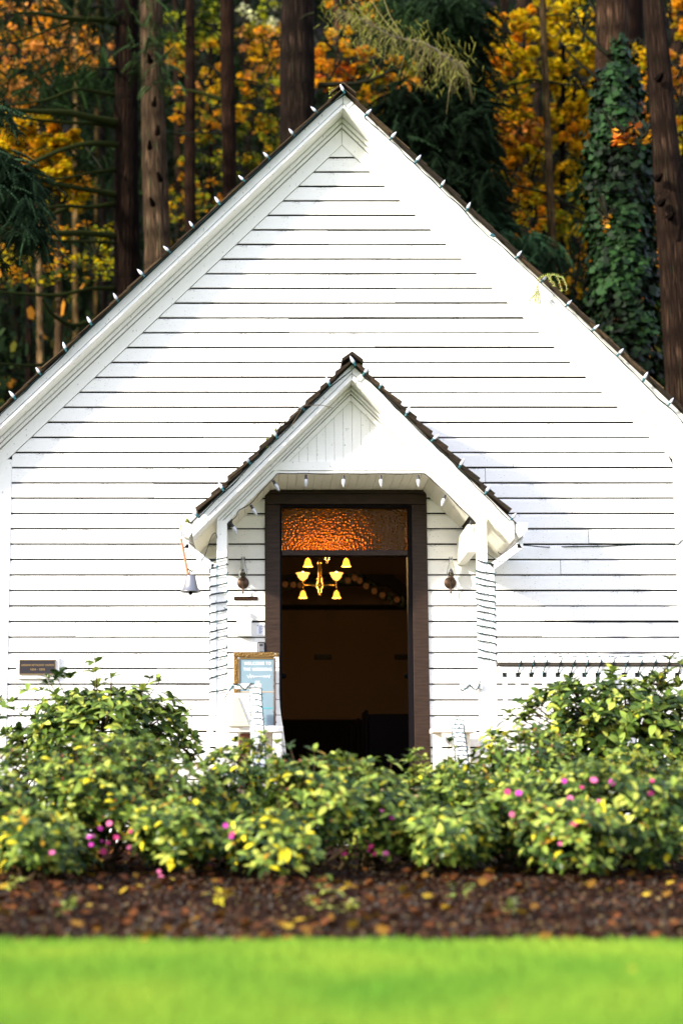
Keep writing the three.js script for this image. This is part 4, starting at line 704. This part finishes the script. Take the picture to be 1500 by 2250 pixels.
// tree with its trunk seen between two pixel positions, at depth z
function trunk(t, x0, y0, x1, y1, w0, w1, z, m, hTop = 17, bump = .2) { // (x0,y0) low, (x1,y1) high, widths in pixels
  const a = W(x0, y0, z), b = W(x1, y1, z), k = (CAMD - z) / FPX, d = b.clone().sub(a), g = groundY(a.x, z) - .2, low = a.clone().addScaledVector(d, (g - a.y) / d.y), top = a.clone().addScaledVector(d, (hTop - a.y) / d.y), r0 = w0 * k / 2 * 1.02, r1 = w1 * k / 2 * 1.02;
  const pts = [], rad = []; const n = 9; for (let i = 0; i <= n; i++) { const f = i / n, p = low.clone().lerp(top, f), q = (p.y - a.y) / d.y; pts.push(p.add(V(Math.sin(f * 5 + x0) * .05, 0, 0))); rad.push(Math.max(r0 * .25, r0 + (r1 - r0) * q) * (1 + .5 * Math.exp(-f * 9))); }
  put('trunk', limb(pts, rad, 22, bump, 9), m, t); return { low, top };
}
function tree(name, label, x, z, cat = 'tree') { const p = W(x, 900, z); return thing(name, V(p.x, groundY(p.x, z), z), label, cat); }
function limbPx(t, name, pts, z, r0, r1, m, dz = 0) { const P3 = pts.map((p, i) => W(p[0], p[1], z + dz * i / (pts.length - 1))); const k = (CAMD - z) / FPX; put(name, limb(P3, [r0 * k / 1.6, (r0 * .75 + r1 * .25) * k / 2, (r0 + r1) * .25 * k, r1 * k / 2], 7, .3), m, t); return P3; }
// a flat drooping frond of needles along +z
function frond(L, n, wd) { const l = []; for (let i = 0; i < n; i++) for (const s of [-1, 1]) { const f = (i + .5) / n, len = wd * (1 - f * .75) * rr(.8, 1.15), g = new THREE.BufferGeometry(), z = L * f, y = -.25 * L * f * f, a = .75, w = L / n * .36; const tx = s * len * Math.sin(a), tz = z + len * Math.cos(a), ty = y - len * rr(.15, .45); g.setAttribute('position', new THREE.Float32BufferAttribute([0, y, z - w, 0, y, z + w, tx, ty, tz, s * len * .5 * Math.sin(a), y - len * .1 + .012, z + len * .35 + w, tx, ty, tz, 0, y, z - w], 3)); g.computeVertexNormals(); l.push(g); } return merge(l); }
R = rng(400); const fronds = [frond(.5, 11, .16), frond(.36, 8, .12)];
const mNeedle = mat(C(1, 1, 1), 1, { physical: true, transmission: .12, thickness: 0, specularIntensity: .08 });
function needles(t, spots, name = 'foliage') { // spots: centre, radii (x,y,z), count, colour, scale
  fronds.forEach((f, v) => { const ms = [], cs = []; for (const [c, r, n, col, sc] of spots) for (let i = 0; i < n / 2; i++) { const a = V(rr(-1, 1), rr(-1, 1), rr(-1, 1)); if (a.length() > 1.1) { i--; continue; } const s = sc * rr(.6, 1.3); ms.push(new THREE.Matrix4().compose(V(c.x + a.x * r[0], c.y + a.y * r[1] - Math.abs(a.x) * r[1] * .25, c.z + a.z * r[2]), new THREE.Quaternion().setFromEuler(new THREE.Euler(rr(.1, 1.1), rr(0, 6.28), rr(-.4, .4), 'YXZ')), V(s, s, s))); cs.push(col.clone().multiplyScalar(rr(.3, 1.1))); } if (ms.length) inst(name, f, mNeedle, ms, cs, t); });
}
const mapleLeaf = lobed(.17), mMaple = mat(C(1, 1, 1), 1, { physical: true, transmission: .48, thickness: 0, specularIntensity: .1 });
const YEL = C(.50, .37, .005), GOLD = C(.50, .29, .005), ORG = C(.56, .235, .008), RED = C(.42, .10, .014), PNK = C(.50, .22, .045), LIME = C(.24, .25, .012), GRN = C(.035, .06, .008), OLV = C(.085, .08, .007);
function leaves(t, blobs, m = mMaple, geo = mapleLeaf, name = 'leaves', flat = .5) { // blobs: px, py, z, rx, ry (pixels), n, [colours]
  const ms = [], cs = [];
  for (const [px, py, z, rx, ry, n, cols, sc = 1] of blobs) {
    const k = (CAMD - z) / FPX, layers = Math.max(4, Math.round(ry / 9)), sp = []; for (let i = 0; i < layers * 6; i++) sp.push([px + rr(-1, 1) * rx, py + rr(-1, 1) * ry, z + rr(-1.4, 1.4), rr(.12, .40) * rx, cols[Math.floor(R() * cols.length)]]);
    for (let i = 0; i < n * 5.2; i++) {
      const q = sp[Math.floor(R() * sp.length)], a = rr(0, 6.28), u = Math.sqrt(R()), p = W(q[0], q[1], q[2]); p.x += Math.cos(a) * u * q[3] * k; p.z += Math.sin(a) * u * q[3] * k * .9; p.y += rr(-.05, .05) - u * u * .10; if (N3(p.x * .95, p.y * 1.9, p.z * .7) < -.2) continue;
      const s = sc * rr(.3, .66); ms.push(new THREE.Matrix4().compose(p, new THREE.Quaternion().setFromEuler(new THREE.Euler(rr(-1, 1) * flat + .28, rr(0, 6.28), rr(-1, 1) * flat, 'YXZ')), V(s, s, s)));
      cs.push((R() < .7 ? q[4] : cols[Math.floor(R() * cols.length)]).clone().multiplyScalar(R() < .3 ? rr(.15, .5) : rr(.85, 2.0)));
    }
  }
  const tw = []; // the bare twigs that carry them
  for (const [px, py, z, rx, ry] of blobs) for (let i = 0; i < 9; i++) { const a = W(px + rr(-1, 1) * rx, py + rr(-.2, 1.1) * ry, z + rr(-1, 1.2)), b = W(px + rr(-1.1, 1.1) * rx, py + rr(-1.1, .5) * ry, z + rr(-1, 1.2)), m = a.clone().lerp(b, .5).add(V(rr(-.2, .2), rr(0, .35), 0)); tw.push(limb([a, m, b], [rr(.018, .035), .014, .005], 4)); }
  put('twigs', tw, mLimb, t).userData.kind = 'stuff';
  return inst(name, geo, m, ms, cs, t);
}
R = rng(410);
{ // dark fir with mossy limbs, left
  const t = tree('fir_tree', 'dark barked fir left of the roof with long mossy bare limbs reaching left', 285, -11.5), z = -11.5; trunk(t, 284, 640, 286, 0, 56, 52, z, bDark, 17, .16);
  const B = (p, a, b, m = mLimbMoss, dz = 1.2) => limbPx(t, 'limb', p, z, a, b, m, dz);
  B([[265, 52], [220, 44], [150, 40], [90, 30], [35, 28]], 15, 5); B([[170, 45], [120, 60], [60, 85], [0, 100]], 7, 3); B([[258, 210], [200, 200], [165, 196], [100, 220], [10, 232]], 9, 4); B([[264, 272], [215, 262], [150, 248], [80, 245], [-10, 238]], 19, 8); B([[262, 278], [200, 272], [130, 268], [70, 262], [15, 250]], 9, 4); B([[280, 322], [235, 316], [190, 316], [140, 328], [85, 352], [48, 372]], 13, 9); B([[258, 372], [200, 380], [140, 392], [80, 396]], 9, 3); B([[262, 430], [200, 418], [130, 405], [60, 390]], 15, 6); B([[258, 446], [200, 455], [140, 452], [100, 457]], 11, 4); B([[150, 458], [90, 480], [40, 496], [-10, 505]], 10, 4); B([[264, 520], [190, 512], [110, 512], [0, 508]], 15, 8); B([[262, 535], [180, 530], [90, 528], [0, 520]], 7, 3); B([[258, 634], [200, 634], [130, 648], [60, 646], [-10, 640]], 10, 4); B([[210, 700], [160, 715], [115, 690], [95, 660]], 10, 5); B([[105, 800], [60, 803], [0, 800]], 8, 4); B([[256, 150], [235, 152], [220, 150]], 8, 3, mLimb); B([[190, 325], [210, 350], [225, 372]], 5, 2, mLimb); B([[110, 520], [140, 560], [176, 590]], 7, 3, mLimb);
  needles(t, [[W(200, 165, z - .5), [1.2, .35, .8], 150, C(.02, .045, .012), .8], [W(90, 180, z - 1), [1.3, .5, .8], 170, C(.02, .04, .012), .8], [W(170, 20, z), [1.5, .3, .8], 160, C(.022, .036, .01), .8], [W(170, 350, z - 1), [.9, .3, .6], 80, C(.022, .045, .012), .8]]);
}
{ const t = tree('fir_tree', 'sunlit grey brown fir trunk just right of the dark fir', 343, -10.8); trunk(t, 346, 590, 338, 0, 60, 50, -10.8, bMid, 17, .12); for (const [x, y] of [[338, 225], [345, 288], [328, 320], [352, 390], [336, 445], [330, 130]]) { const p = W(x, y, -10.8 + .42), q = p.clone().add(V(rr(-.05, .05), .02, .14)); put('knot', limb([p.clone().add(V(0, 0, -.1)), q], [.045, .02], 6), bDark, t); }
  limbPx(t, 'limb', [[370, 190], [385, 184], [395, 183]], -10.8, 6, 3, mLimb); limbPx(t, 'limb', [[372, 292], [395, 294], [430, 302]], -10.8, 6, 3, mLimb); needles(t, [[W(330, 55, -10.2), [.35, .7, .4], 40, C(.04, .07, .02), .7], [W(352, 125, -10.3), [.3, .5, .3], 26, C(.05, .09, .03), .7]]); }
{ const t = tree('fir_tree', 'slim dark trunk between the grey fir and the thick centre trunk', 507, -14); trunk(t, 510, 400, 505, 0, 32, 30, -14, bRed, 18, .2); limbPx(t, 'limb', [[497, 222], [460, 210], [420, 200], [370, 196]], -14, 9, 4, mLimbMoss); limbPx(t, 'limb', [[497, 170], [460, 145], [440, 130]], -14, 6, 3, mLimb); limbPx(t, 'limb', [[498, 108], [480, 80], [455, 40]], -14, 6, 3, mLimb); limbPx(t, 'limb', [[520, 175], [560, 180], [615, 215]], -14, 5, 2, mLimb); limbPx(t, 'limb', [[498, 295], [440, 292], [375, 296]], -14, 6, 3, mLimb); limbPx(t, 'limb', [[520, 225], [570, 232], [600, 260]], -14, 5, 2, mLimb); }
{ const t = tree('fir_tree', 'thick dark fir trunk rising behind the left of the ridge', 660, -11); trunk(t, 661, 280, 660, 0, 78, 75, -11, mBark(C(.046, .040, .036)), 17, .14); limbPx(t, 'limb', [[690, 30], [672, 34], [660, 44]], -10.5, 8, 4, mLimb); limbPx(t, 'limb', [[698, 188], [740, 185], [800, 180], [850, 160], [880, 140]], -11, 11, 4, mLimb); limbPx(t, 'limb', [[800, 178], [820, 160], [848, 122]], -11, 6, 3, mLimb); }
{ const t = tree('young_tree', 'dim reddish slim trunk left of the slim dark one', 415, -17); trunk(t, 418, 560, 412, 0, 26, 22, -17, bRed, 19, .2); limbPx(t, 'limb', [[425, 195], [470, 215], [495, 225]], -17, 5, 2, mLimb); }
{ const t = tree('young_tree', 'slender pale trunk standing straight right of the roof', 1205, -12); trunk(t, 1213, 590, 1197, 0, 20, 14, -12, mBark(C(.24, .21, .12)), 17, .1); limbPx(t, 'limb', [[1200, 182], [1170, 175], [1130, 186], [1060, 195], [1000, 215]], -12, 6, 2.5, mLimbMoss); limbPx(t, 'limb', [[1199, 72], [1215, 82], [1235, 60], [1240, 40]], -12, 4, 2, mBark(C(.4, .38, .24))); limbPx(t, 'limb', [[1196, 35], [1230, 32], [1290, 38]], -12, 4, 2, mLimbMoss); limbPx(t, 'limb', [[1206, 322], [1190, 305], [1183, 292]], -12, 4, 2, mLimb); limbPx(t, 'limb', [[1205, 180], [1250, 186], [1320, 182]], -12, 5, 3, mLimb); limbPx(t, 'limb', [[1205, 425], [1160, 415], [1085, 395]], -12, 6, 3, mLimb); limbPx(t, 'limb', [[1215, 430], [1260, 455], [1320, 495]], -12, 7, 3, mLimb); limbPx(t, 'limb', [[1208, 362], [1200, 345], [1196, 325]], -12, 5, 2, mLimb); }
{ const t = tree('young_tree', 'thin whitish trunk left of the slender pale one', 1139, -16); trunk(t, 1140, 540, 1137, 230, 10, 7, -16, mBark(C(.5, .44, .24)), 13, .1); }
{ const t = tree('young_tree', 'short dark trunk right of the slender pale one', 1233, -15); trunk(t, 1234, 560, 1232, 320, 15, 12, -15, bBlack, 14, .1); }
{ const t = tree('broken_tree', 'pinkish weathered stump low between the pale trunks', 1162, -17); trunk(t, 1164, 540, 1156, 420, 32, 14, -17, mBark(C(.25, .15, .09)), 9.1, .25); }
{ // ivy tree
  const z = -10, t = tree('ivy_tree', 'big trunk at the right wrapped in dark green ivy', 1345, z); trunk(t, 1360, 830, 1342, 0, 84, 74, z, mBark(C(.13, .10, .08)), 17, .14);
  limbPx(t, 'limb', [[1335, 120], [1310, 100], [1280, 70], [1265, 30]], z + .3, 11, 5, mLimb); limbPx(t, 'limb', [[1312, 172], [1285, 150], [1240, 110]], z + .3, 8, 3, mLimb);
  const iv = new THREE.ShapeGeometry(new THREE.Shape([[0, -.5], [.4, -.35], [.5, .05], [.2, .2], [0, .6], [-.2, .2], [-.5, .05], [-.4, -.35]].map(p => new THREE.Vector2(p[0] * .095, p[1] * .095)))), ms = [], cs = []; R = rng(420);
  const k = (CAMD - z) / FPX;
  for (let i = 0; i < 6800; i++) { const py = 95 + 760 * Math.pow(R(), .8), hi = py < 165, w = (hi ? 16 : py < 300 ? 48 : 66) + 26 * N3(py * .017, 3, i % 3) + 34 * Math.max(0, N3(py * .045, i * .0006, 8)) - 16 * R() * R(), a = rr(-.35, Math.PI + .35), cx = hi ? 1352 : 1349 + (py - 200) * .026, p = W(cx + Math.cos(a) * w, py, z); p.z += Math.sin(a) * w * k + rr(-.02, .22); const dkk = smooth(-.35, .3, N3(p.x * 2.4, p.y * 1.5, p.z * 2.4)); if (R() > .35 + dkk) continue;
    const s = rr(.7, 1.5), q = new THREE.Quaternion().setFromEuler(new THREE.Euler(rr(-.9, .1), Math.atan2(Math.cos(a), Math.sin(a)) + rr(-.7, .7), rr(-.6, .6), 'YXZ')); ms.push(new THREE.Matrix4().compose(p, q, V(s, s, s))); cs.push(C(.008, .023, .005).multiplyScalar(rr(.3, 1.7) * (.35 + .9 * dkk))); }
  inst('ivy', iv, mat(C(1, 1, 1), .6, { physical: true, specularIntensity: .2 }), ms, cs, t);
  leaves(t, [[1372, 285, z + 1.1, 32, 14, 26, [ORG, RED], 1.05], [1416, 300, z + 1.1, 10, 8, 8, [ORG], 1.1], [1330, 478, z + 1.1, 6, 8, 5, [ORG], 1]]);
}
{ const t = tree('cedar_tree', 'reddish grey cedar trunk leaning along the right edge', 1470, -7.6); trunk(t, 1495, 900, 1433, 0, 78, 48, -7.6, mBark(C(.078, .062, .053)), 17, .16); for (const [x, y] of [[1450, 165], [1448, 385], [1475, 470], [1455, 440]]) { const p = W(x, y, -7.25); put('knot', limb([p.clone().add(V(0, 0, -.12)), p.clone().add(V(0, -.03, .1))], [.06, .02], 6), bBlack, t); } limbPx(t, 'limb', [[1490, 530], [1494, 480], [1488, 400], [1500, 330]], -7.2, 8, 4, bBlack); }
R = rng(430);
{ // dark conifer right of the ridge, drooping lichen branch
  const z = -12, t = tree('fir_tree', 'very dark dense conifer right of the ridge', 975, z); trunk(t, 962, 420, 960, 0, 50, 48, z - .6, bBlack, 17, .15);
  const dk = C(.010, .022, .009), S = (x, y, rx, ry, n, c = dk, sc = 1, dz = 0) => [W(x, y, z + dz), [rx * (CAMD - z) / FPX, ry * (CAMD - z) / FPX, .9], n, c, sc];
  needles(t, [S(1010, 60, 62, 75, 420), S(1015, 180, 62, 70, 420), S(985, 300, 75, 70, 520), S(900, 300, 70, 60, 420), S(950, 400, 90, 60, 520), S(1040, 420, 60, 60, 360), S(880, 230, 50, 40, 220), S(1040, 300, 45, 60, 260), S(1060, 500, 60, 40, 220, C(.014, .035, .015), .9), S(1120, 545, 70, 22, 160, C(.02, .05, .022), .8, .6), S(1170, 570, 60, 20, 120, C(.02, .05, .022), .8, .8), S(930, 60, 70, 55, 160, C(.03, .06, .02), .8, .6), S(870, 25, 60, 30, 120, C(.03, .06, .02), .8, .5), S(985, 15, 50, 30, 140, C(.03, .06, .025), .8, .8)]);
  const br = []; const Z = -8.4; const main = [[1015, 150], [985, 130], [930, 95], [860, 80], [800, 45], [745, 22]].map(p => W(...p, Z)); put('limb', limb(main, [.03, .022, .012, .006], 6), matte(C(.10, .08, .06), .9), t);
  const cv = new THREE.CatmullRomCurve3(main); for (let i = 0; i < 190; i++) { const f = rr(.02, 1), p = cv.getPoint(f), L = rr(.15, .75) * (1.1 - f * .6), dx = rr(-.5, .35), q = p.clone().add(V(dx * L, -L * rr(.1, .9), rr(-.3, .3))); br.push(limb([p, p.clone().lerp(q, .5).add(V(dx * .1, .05, 0)), q], [.005, .004, .0015], 3)); }
  for (const [a, b] of [[[870, 90], [765, 0]], [[880, 85], [810, -10]], [[885, 80], [840, -10]]]) br.push(limb([W(...a, Z), W((a[0] + b[0]) / 2 - 6, (a[1] + b[1]) / 2, Z), W(...b, Z)], [.008, .006, .004], 4));
  put('lichen_twigs', br, matte(C(.17, .145, .06), .9), t).userData.kind = 'stuff';
  const wisps = [], tuft = new THREE.ConeGeometry(.006, .13, 3), wm = [], wc = []; for (let i = 0; i < 560; i++) { const p = cv.getPoint(Math.pow(R(), .8)); p.add(V(rr(-.35, .3), rr(-.42, .16), rr(-.35, .35))); wm.push(new THREE.Matrix4().compose(p, new THREE.Quaternion().setFromEuler(new THREE.Euler(rr(2.4, 3.8), 0, rr(-.9, .9))), V(1, rr(.5, 1.5), 1))); wc.push(C(.15, .15, .03).multiplyScalar(rr(.4, 1.3))); }
  inst('lichen', tuft, matte(C(1, 1, 1), .95), wm, wc, t);
}
{ // conifer outside the left edge, its tips hanging into view
  const z = -5.5, t = tree('hemlock_tree', 'blue green conifer boughs hanging in at the left edge', -120, z), u = C(.022, .048, .022), S = (x, y, rx, ry, n, sc = .7) => [W(x, y, z + rr(-.2, .2)), [rx * 22 / FPX, ry * 22 / FPX, .5], n, u, sc]; trunk(t, -175, 800, -178, 0, 90, 80, z, bDark, 16, .15);
  limbPx(t, 'limb', [[-170, 250], [-60, 300], [20, 340], [70, 380]], z, 12, 3, mLimb); limbPx(t, 'limb', [[-170, 330], [-60, 390], [20, 430], [95, 470]], z, 12, 3, mLimb); limbPx(t, 'limb', [[-170, 440], [-80, 470], [10, 500], [80, 510]], z, 10, 3, mLimb);
  needles(t, [S(10, 250, 30, 15, 40), S(10, 360, 38, 34, 150), S(45, 395, 48, 26, 170), S(20, 440, 50, 26, 150), S(70, 470, 30, 30, 110), S(60, 515, 42, 12, 70), S(-80, 340, 70, 90, 260, .9), S(-100, 500, 70, 80, 200, .9)]);
}
R = rng(440);
{ // maples in autumn colour
  let t = tree('maple_tree', 'yellow leaved maple low behind the fir limbs at the left', 130, -13); trunk(t, 128, 620, 120, 250, 16, 9, -13, mBark(C(.3, .26, .18)), 11, .1); limbPx(t, 'limb', [[124, 500], [90, 440], [60, 370]], -13, 6, 3, mLimb); limbPx(t, 'limb', [[126, 460], [170, 400], [200, 340]], -13, 6, 3, mLimb);
  leaves(t, [[75, 330, -13, 100, 62, 1500, [YEL, YEL, GOLD, ORG]], [40, 262, -12.6, 60, 16, 190, [YEL, GOLD]], [110, 410, -13, 90, 40, 260, [YEL, ORG, OLV]], [100, 560, -13, 110, 70, 320, [YEL, OLV, ORG, GRN], .8], [235, 545, -13.5, 30, 60, 90, [YEL, LIME], .8]]);
  t = tree('maple_tree', 'salmon and orange leaved maple at the upper left', 60, -18); trunk(t, 66, 640, 60, 0, 15, 12, -18, bDark, 18, .1); limbPx(t, 'limb', [[63, 260], [110, 180], [150, 120]], -18, 6, 2, mLimb);
  leaves(t, [[55, 130, -18, 75, 75, 420, [PNK, ORG, PNK, OLV], .85], [140, 95, -18, 70, 70, 210, [PNK, ORG], .8], [30, 210, -18, 50, 50, 200, [ORG, PNK], .8], [60, 20, -18, 70, 20, 100, [PNK, ORG], .8], [215, 90, -17, 35, 60, 60, [ORG, PNK], .8]]);
  t = tree('maple_tree', 'orange and green leaved maple between the left trunks and the centre trunk', 460, -19); trunk(t, 462, 520, 456, 0, 12, 9, -19, bDark, 19, .1); limbPx(t, 'limb', [[458, 260], [520, 190], [580, 130]], -19, 5, 2, mLimb);
  leaves(t, [[430, 140, -19, 62, 60, 420, [ORG, GOLD, PNK, LIME], .9], [560, 110, -19, 60, 60, 300, [ORG, GOLD, OLV, PNK], .9], [570, 220, -19, 55, 60, 360, [ORG, OLV, LIME, GOLD], .9], [440, 250, -19, 55, 60, 260, [LIME, ORG, OLV, GOLD], .9], [460, 380, -19, 60, 80, 330, [OLV, ORG, LIME, GRN], .85], [570, 320, -19, 55, 55, 260, [OLV, LIME, GOLD, GRN], .85], [395, 480, -19, 40, 60, 130, [GOLD, LIME], .85], [420, 40, -18, 60, 45, 260, [LIME, GRN, GRN], .9], [575, 30, -20, 45, 30, 120, [LIME, C(.5, .5, .25)], .9]]);
  t = tree('maple_tree', 'orange leaved maple just right of the thick centre trunk', 780, -17); trunk(t, 745, 300, 730, 0, 12, 9, -17, mBark(C(.3, .2, .14)), 18, .1); limbPx(t, 'limb', [[738, 160], [790, 130], [850, 110]], -17, 5, 2, mLimb);
  leaves(t, [[770, 145, -17, 80, 40, 420, [ORG, GOLD, ORG, RED], .95], [850, 170, -17, 70, 50, 420, [ORG, LIME, PNK, GOLD], .95], [730, 100, -17, 35, 40, 110, [GOLD, ORG], .9], [820, 240, -17, 50, 40, 180, [LIME, ORG, OLV], .9], [780, 30, -18, 70, 35, 140, [ORG, LIME, OLV], .9], [960, 210, -14, 55, 40, 90, [ORG, GOLD], .95]]);
  t = tree('maple_tree', 'big golden yellow maple filling the right behind the slender trunk', 1140, -15); trunk(t, 1110, 560, 1100, 0, 18, 13, -15.8, bDark, 18, .1); for (const p of [[[1105, 400], [1160, 340], [1240, 280]], [[1103, 300], [1150, 220], [1260, 150]], [[1102, 200], [1140, 120], [1180, 30]], [[1106, 470], [1170, 430], [1260, 400]]]) limbPx(t, 'limb', p, -15.6, 7, 3, mLimb);
  leaves(t, [[1115, 60, -15, 60, 60, 560, [YEL, GOLD, YEL, ORG]], [1245, 40, -15.5, 60, 55, 560, [YEL, YEL, GOLD]], [1110, 150, -15, 65, 50, 560, [YEL, GOLD, ORG, LIME]], [1250, 140, -15.5, 60, 40, 420, [YEL, YEL, GOLD]], [1100, 215, -14.8, 60, 40, 340, [GOLD, ORG, OLV, YEL]], [1260, 210, -15.5, 50, 36, 420, [YEL, GOLD]], [1150, 270, -15, 70, 45, 560, [ORG, GOLD, YEL, PNK]], [1255, 285, -15.5, 45, 45, 500, [GOLD, GOLD, ORG]], [1130, 335, -14.8, 62, 34, 520, [YEL, GOLD, ORG]], [1225, 370, -15.5, 62, 50, 460, [GOLD, YEL, OLV]], [1110, 400, -15, 55, 36, 260, [ORG, GOLD, OLV]], [1250, 470, -15.5, 50, 60, 330, [YEL, LIME, GOLD, OLV], .9], [1175, 465, -15, 40, 50, 240, [YEL, ORG, LIME], .9], [1270, 580, -15, 50, 70, 260, [ORG, GOLD, OLV], .8], [1010, 240, -15, 40, 40, 120, [ORG, GOLD]], [985, 345, -13, 22, 8, 22, [YEL]]]);
  t = tree('maple_tree', 'orange red maple at the far right behind the leaning cedar', 1480, -14); trunk(t, 1484, 560, 1490, 100, 30, 26, -15.5, mBark(C(.10, .08, .07)), 18, .1);
  leaves(t, [[1480, 150, -14, 32, 50, 330, [ORG, GOLD, PNK]], [1480, 225, -14, 30, 40, 260, [ORG, RED, YEL]], [1475, 30, -14.5, 35, 45, 220, [GOLD, ORG, YEL]], [1400, 160, -11.6, 30, 40, 130, [YEL, ORG]], [1400, 225, -11.6, 24, 34, 130, [RED, ORG]], [1395, 120, -11.6, 20, 20, 40, [GOLD]], [1490, 300, -13, 20, 30, 60, [YEL]], [1430, 560, -12, 22, 120, 150, [ORG, RED, OLV], .8], [1300, 40, -13, 30, 60, 60, [GOLD, LIME]]]);
}
R = rng(450);
// slim far trunks
for (const [x, z, w, c, l] of [[90, -21, 13, C(.42, .36, .22), 'far pale trunk near the left edge behind the yellow maple'], [170, -22, 12, C(.34, .30, .15), 'far cream trunk between the yellow maple and the dark fir'], [228, -20, 12, C(.015, .012, .010), 'far black slim trunk left of the dark fir'], [215, -24, 9, C(.16, .14, .06), 'far olive thin trunk high left of the dark fir'], [385, -24, 14, C(.06, .045, .035), 'far dim trunk right of the grey fir'], [545, -24, 16, C(.05, .04, .03), 'far dim trunk between the slim dark trunk and the centre'], [1150, -22, 26, C(.08, .065, .055), 'far grey trunk behind the golden maple'], [1180, -24, 16, C(.06, .05, .04), 'far thin grey trunk behind the slender pale one'], [1108, -22, 10, C(.06, .05, .035), 'far thin trunk low beside the dark conifer'], [1385, -18, 46, C(.03, .02, .016), 'dark red brown trunk behind the ivy tree'], [30, -26, 18, C(.03, .025, .02), 'far dark trunk at the left edge'], [760, -24, 12, C(.08, .045, .025), 'far brownish trunk right of the centre trunk']]) {
  const t = tree('distant_tree', l, x, z); trunk(t, x + rr(-6, 6), 700, x, 0, w * 1.1, w, z, mBark(c), 22, .1);
}
{ // dim evergreen undergrowth and the wood beyond
  const ms = [], cs = [], ug = new THREE.CircleGeometry(.085, 5); ug.scale(.7, 1.2, 1);
  for (let i = 0; i < 42000; i++) { const z = -12 - 26 * R(), d = CAMD - z, x = rr(-.17, .26) * d, gy = groundY(x, z), p = V(x, gy + (R() < .55 ? rr(0, 2.2) : rr(0, 9)) * (1 + .4 * N3(x * .4, 2, z * .4)), z); if (N3(x * .5, p.y * .5, z * .5) < -.12) continue; const s = rr(.6, 1.5); ms.push(new THREE.Matrix4().compose(p, new THREE.Quaternion().setFromEuler(new THREE.Euler(rr(-1.4, .4), rr(0, 6.28), rr(-.6, .6))), V(s, s, s))); const u = R(); cs.push((u < .6 ? C(.003, .008, .002) : u < .84 ? C(.008, .015, .003) : u < .91 ? C(.05, .05, .006) : C(.24, .10, .010)).multiplyScalar(rr(.5, 1.5))); }
  tag(inst('undergrowth', ug, matte(C(1, 1, 1), .8), ms, cs), 'dim mass of evergreen undergrowth filling the wood between the trunks', 'undergrowth');
  const fs = [], fc = []; for (let i = 0; i < 9000; i++) { const z = -22 - 30 * R(), d = CAMD - z, x = rr(-.2, .3) * d; const y = groundY(x, z) + rr(0, 13); const s = rr(1.2, 3.2); fs.push(new THREE.Matrix4().compose(V(x, y, z), new THREE.Quaternion().setFromEuler(new THREE.Euler(rr(.1, 1.2), rr(0, 6.28), rr(-.4, .4), 'YXZ')), V(s, s, s))); fc.push(C(.005, .011, .003).multiplyScalar(rr(.5, 1.6))); }
  tag(inst('distant_wood', fronds[0], mNeedle, fs, fc), 'dark far wood of conifers closing off the view', 'wood');
}
// trees left of the lawn, outside the picture: they throw the dappled shade
R = rng(460);
renderer.render(scene, camera);
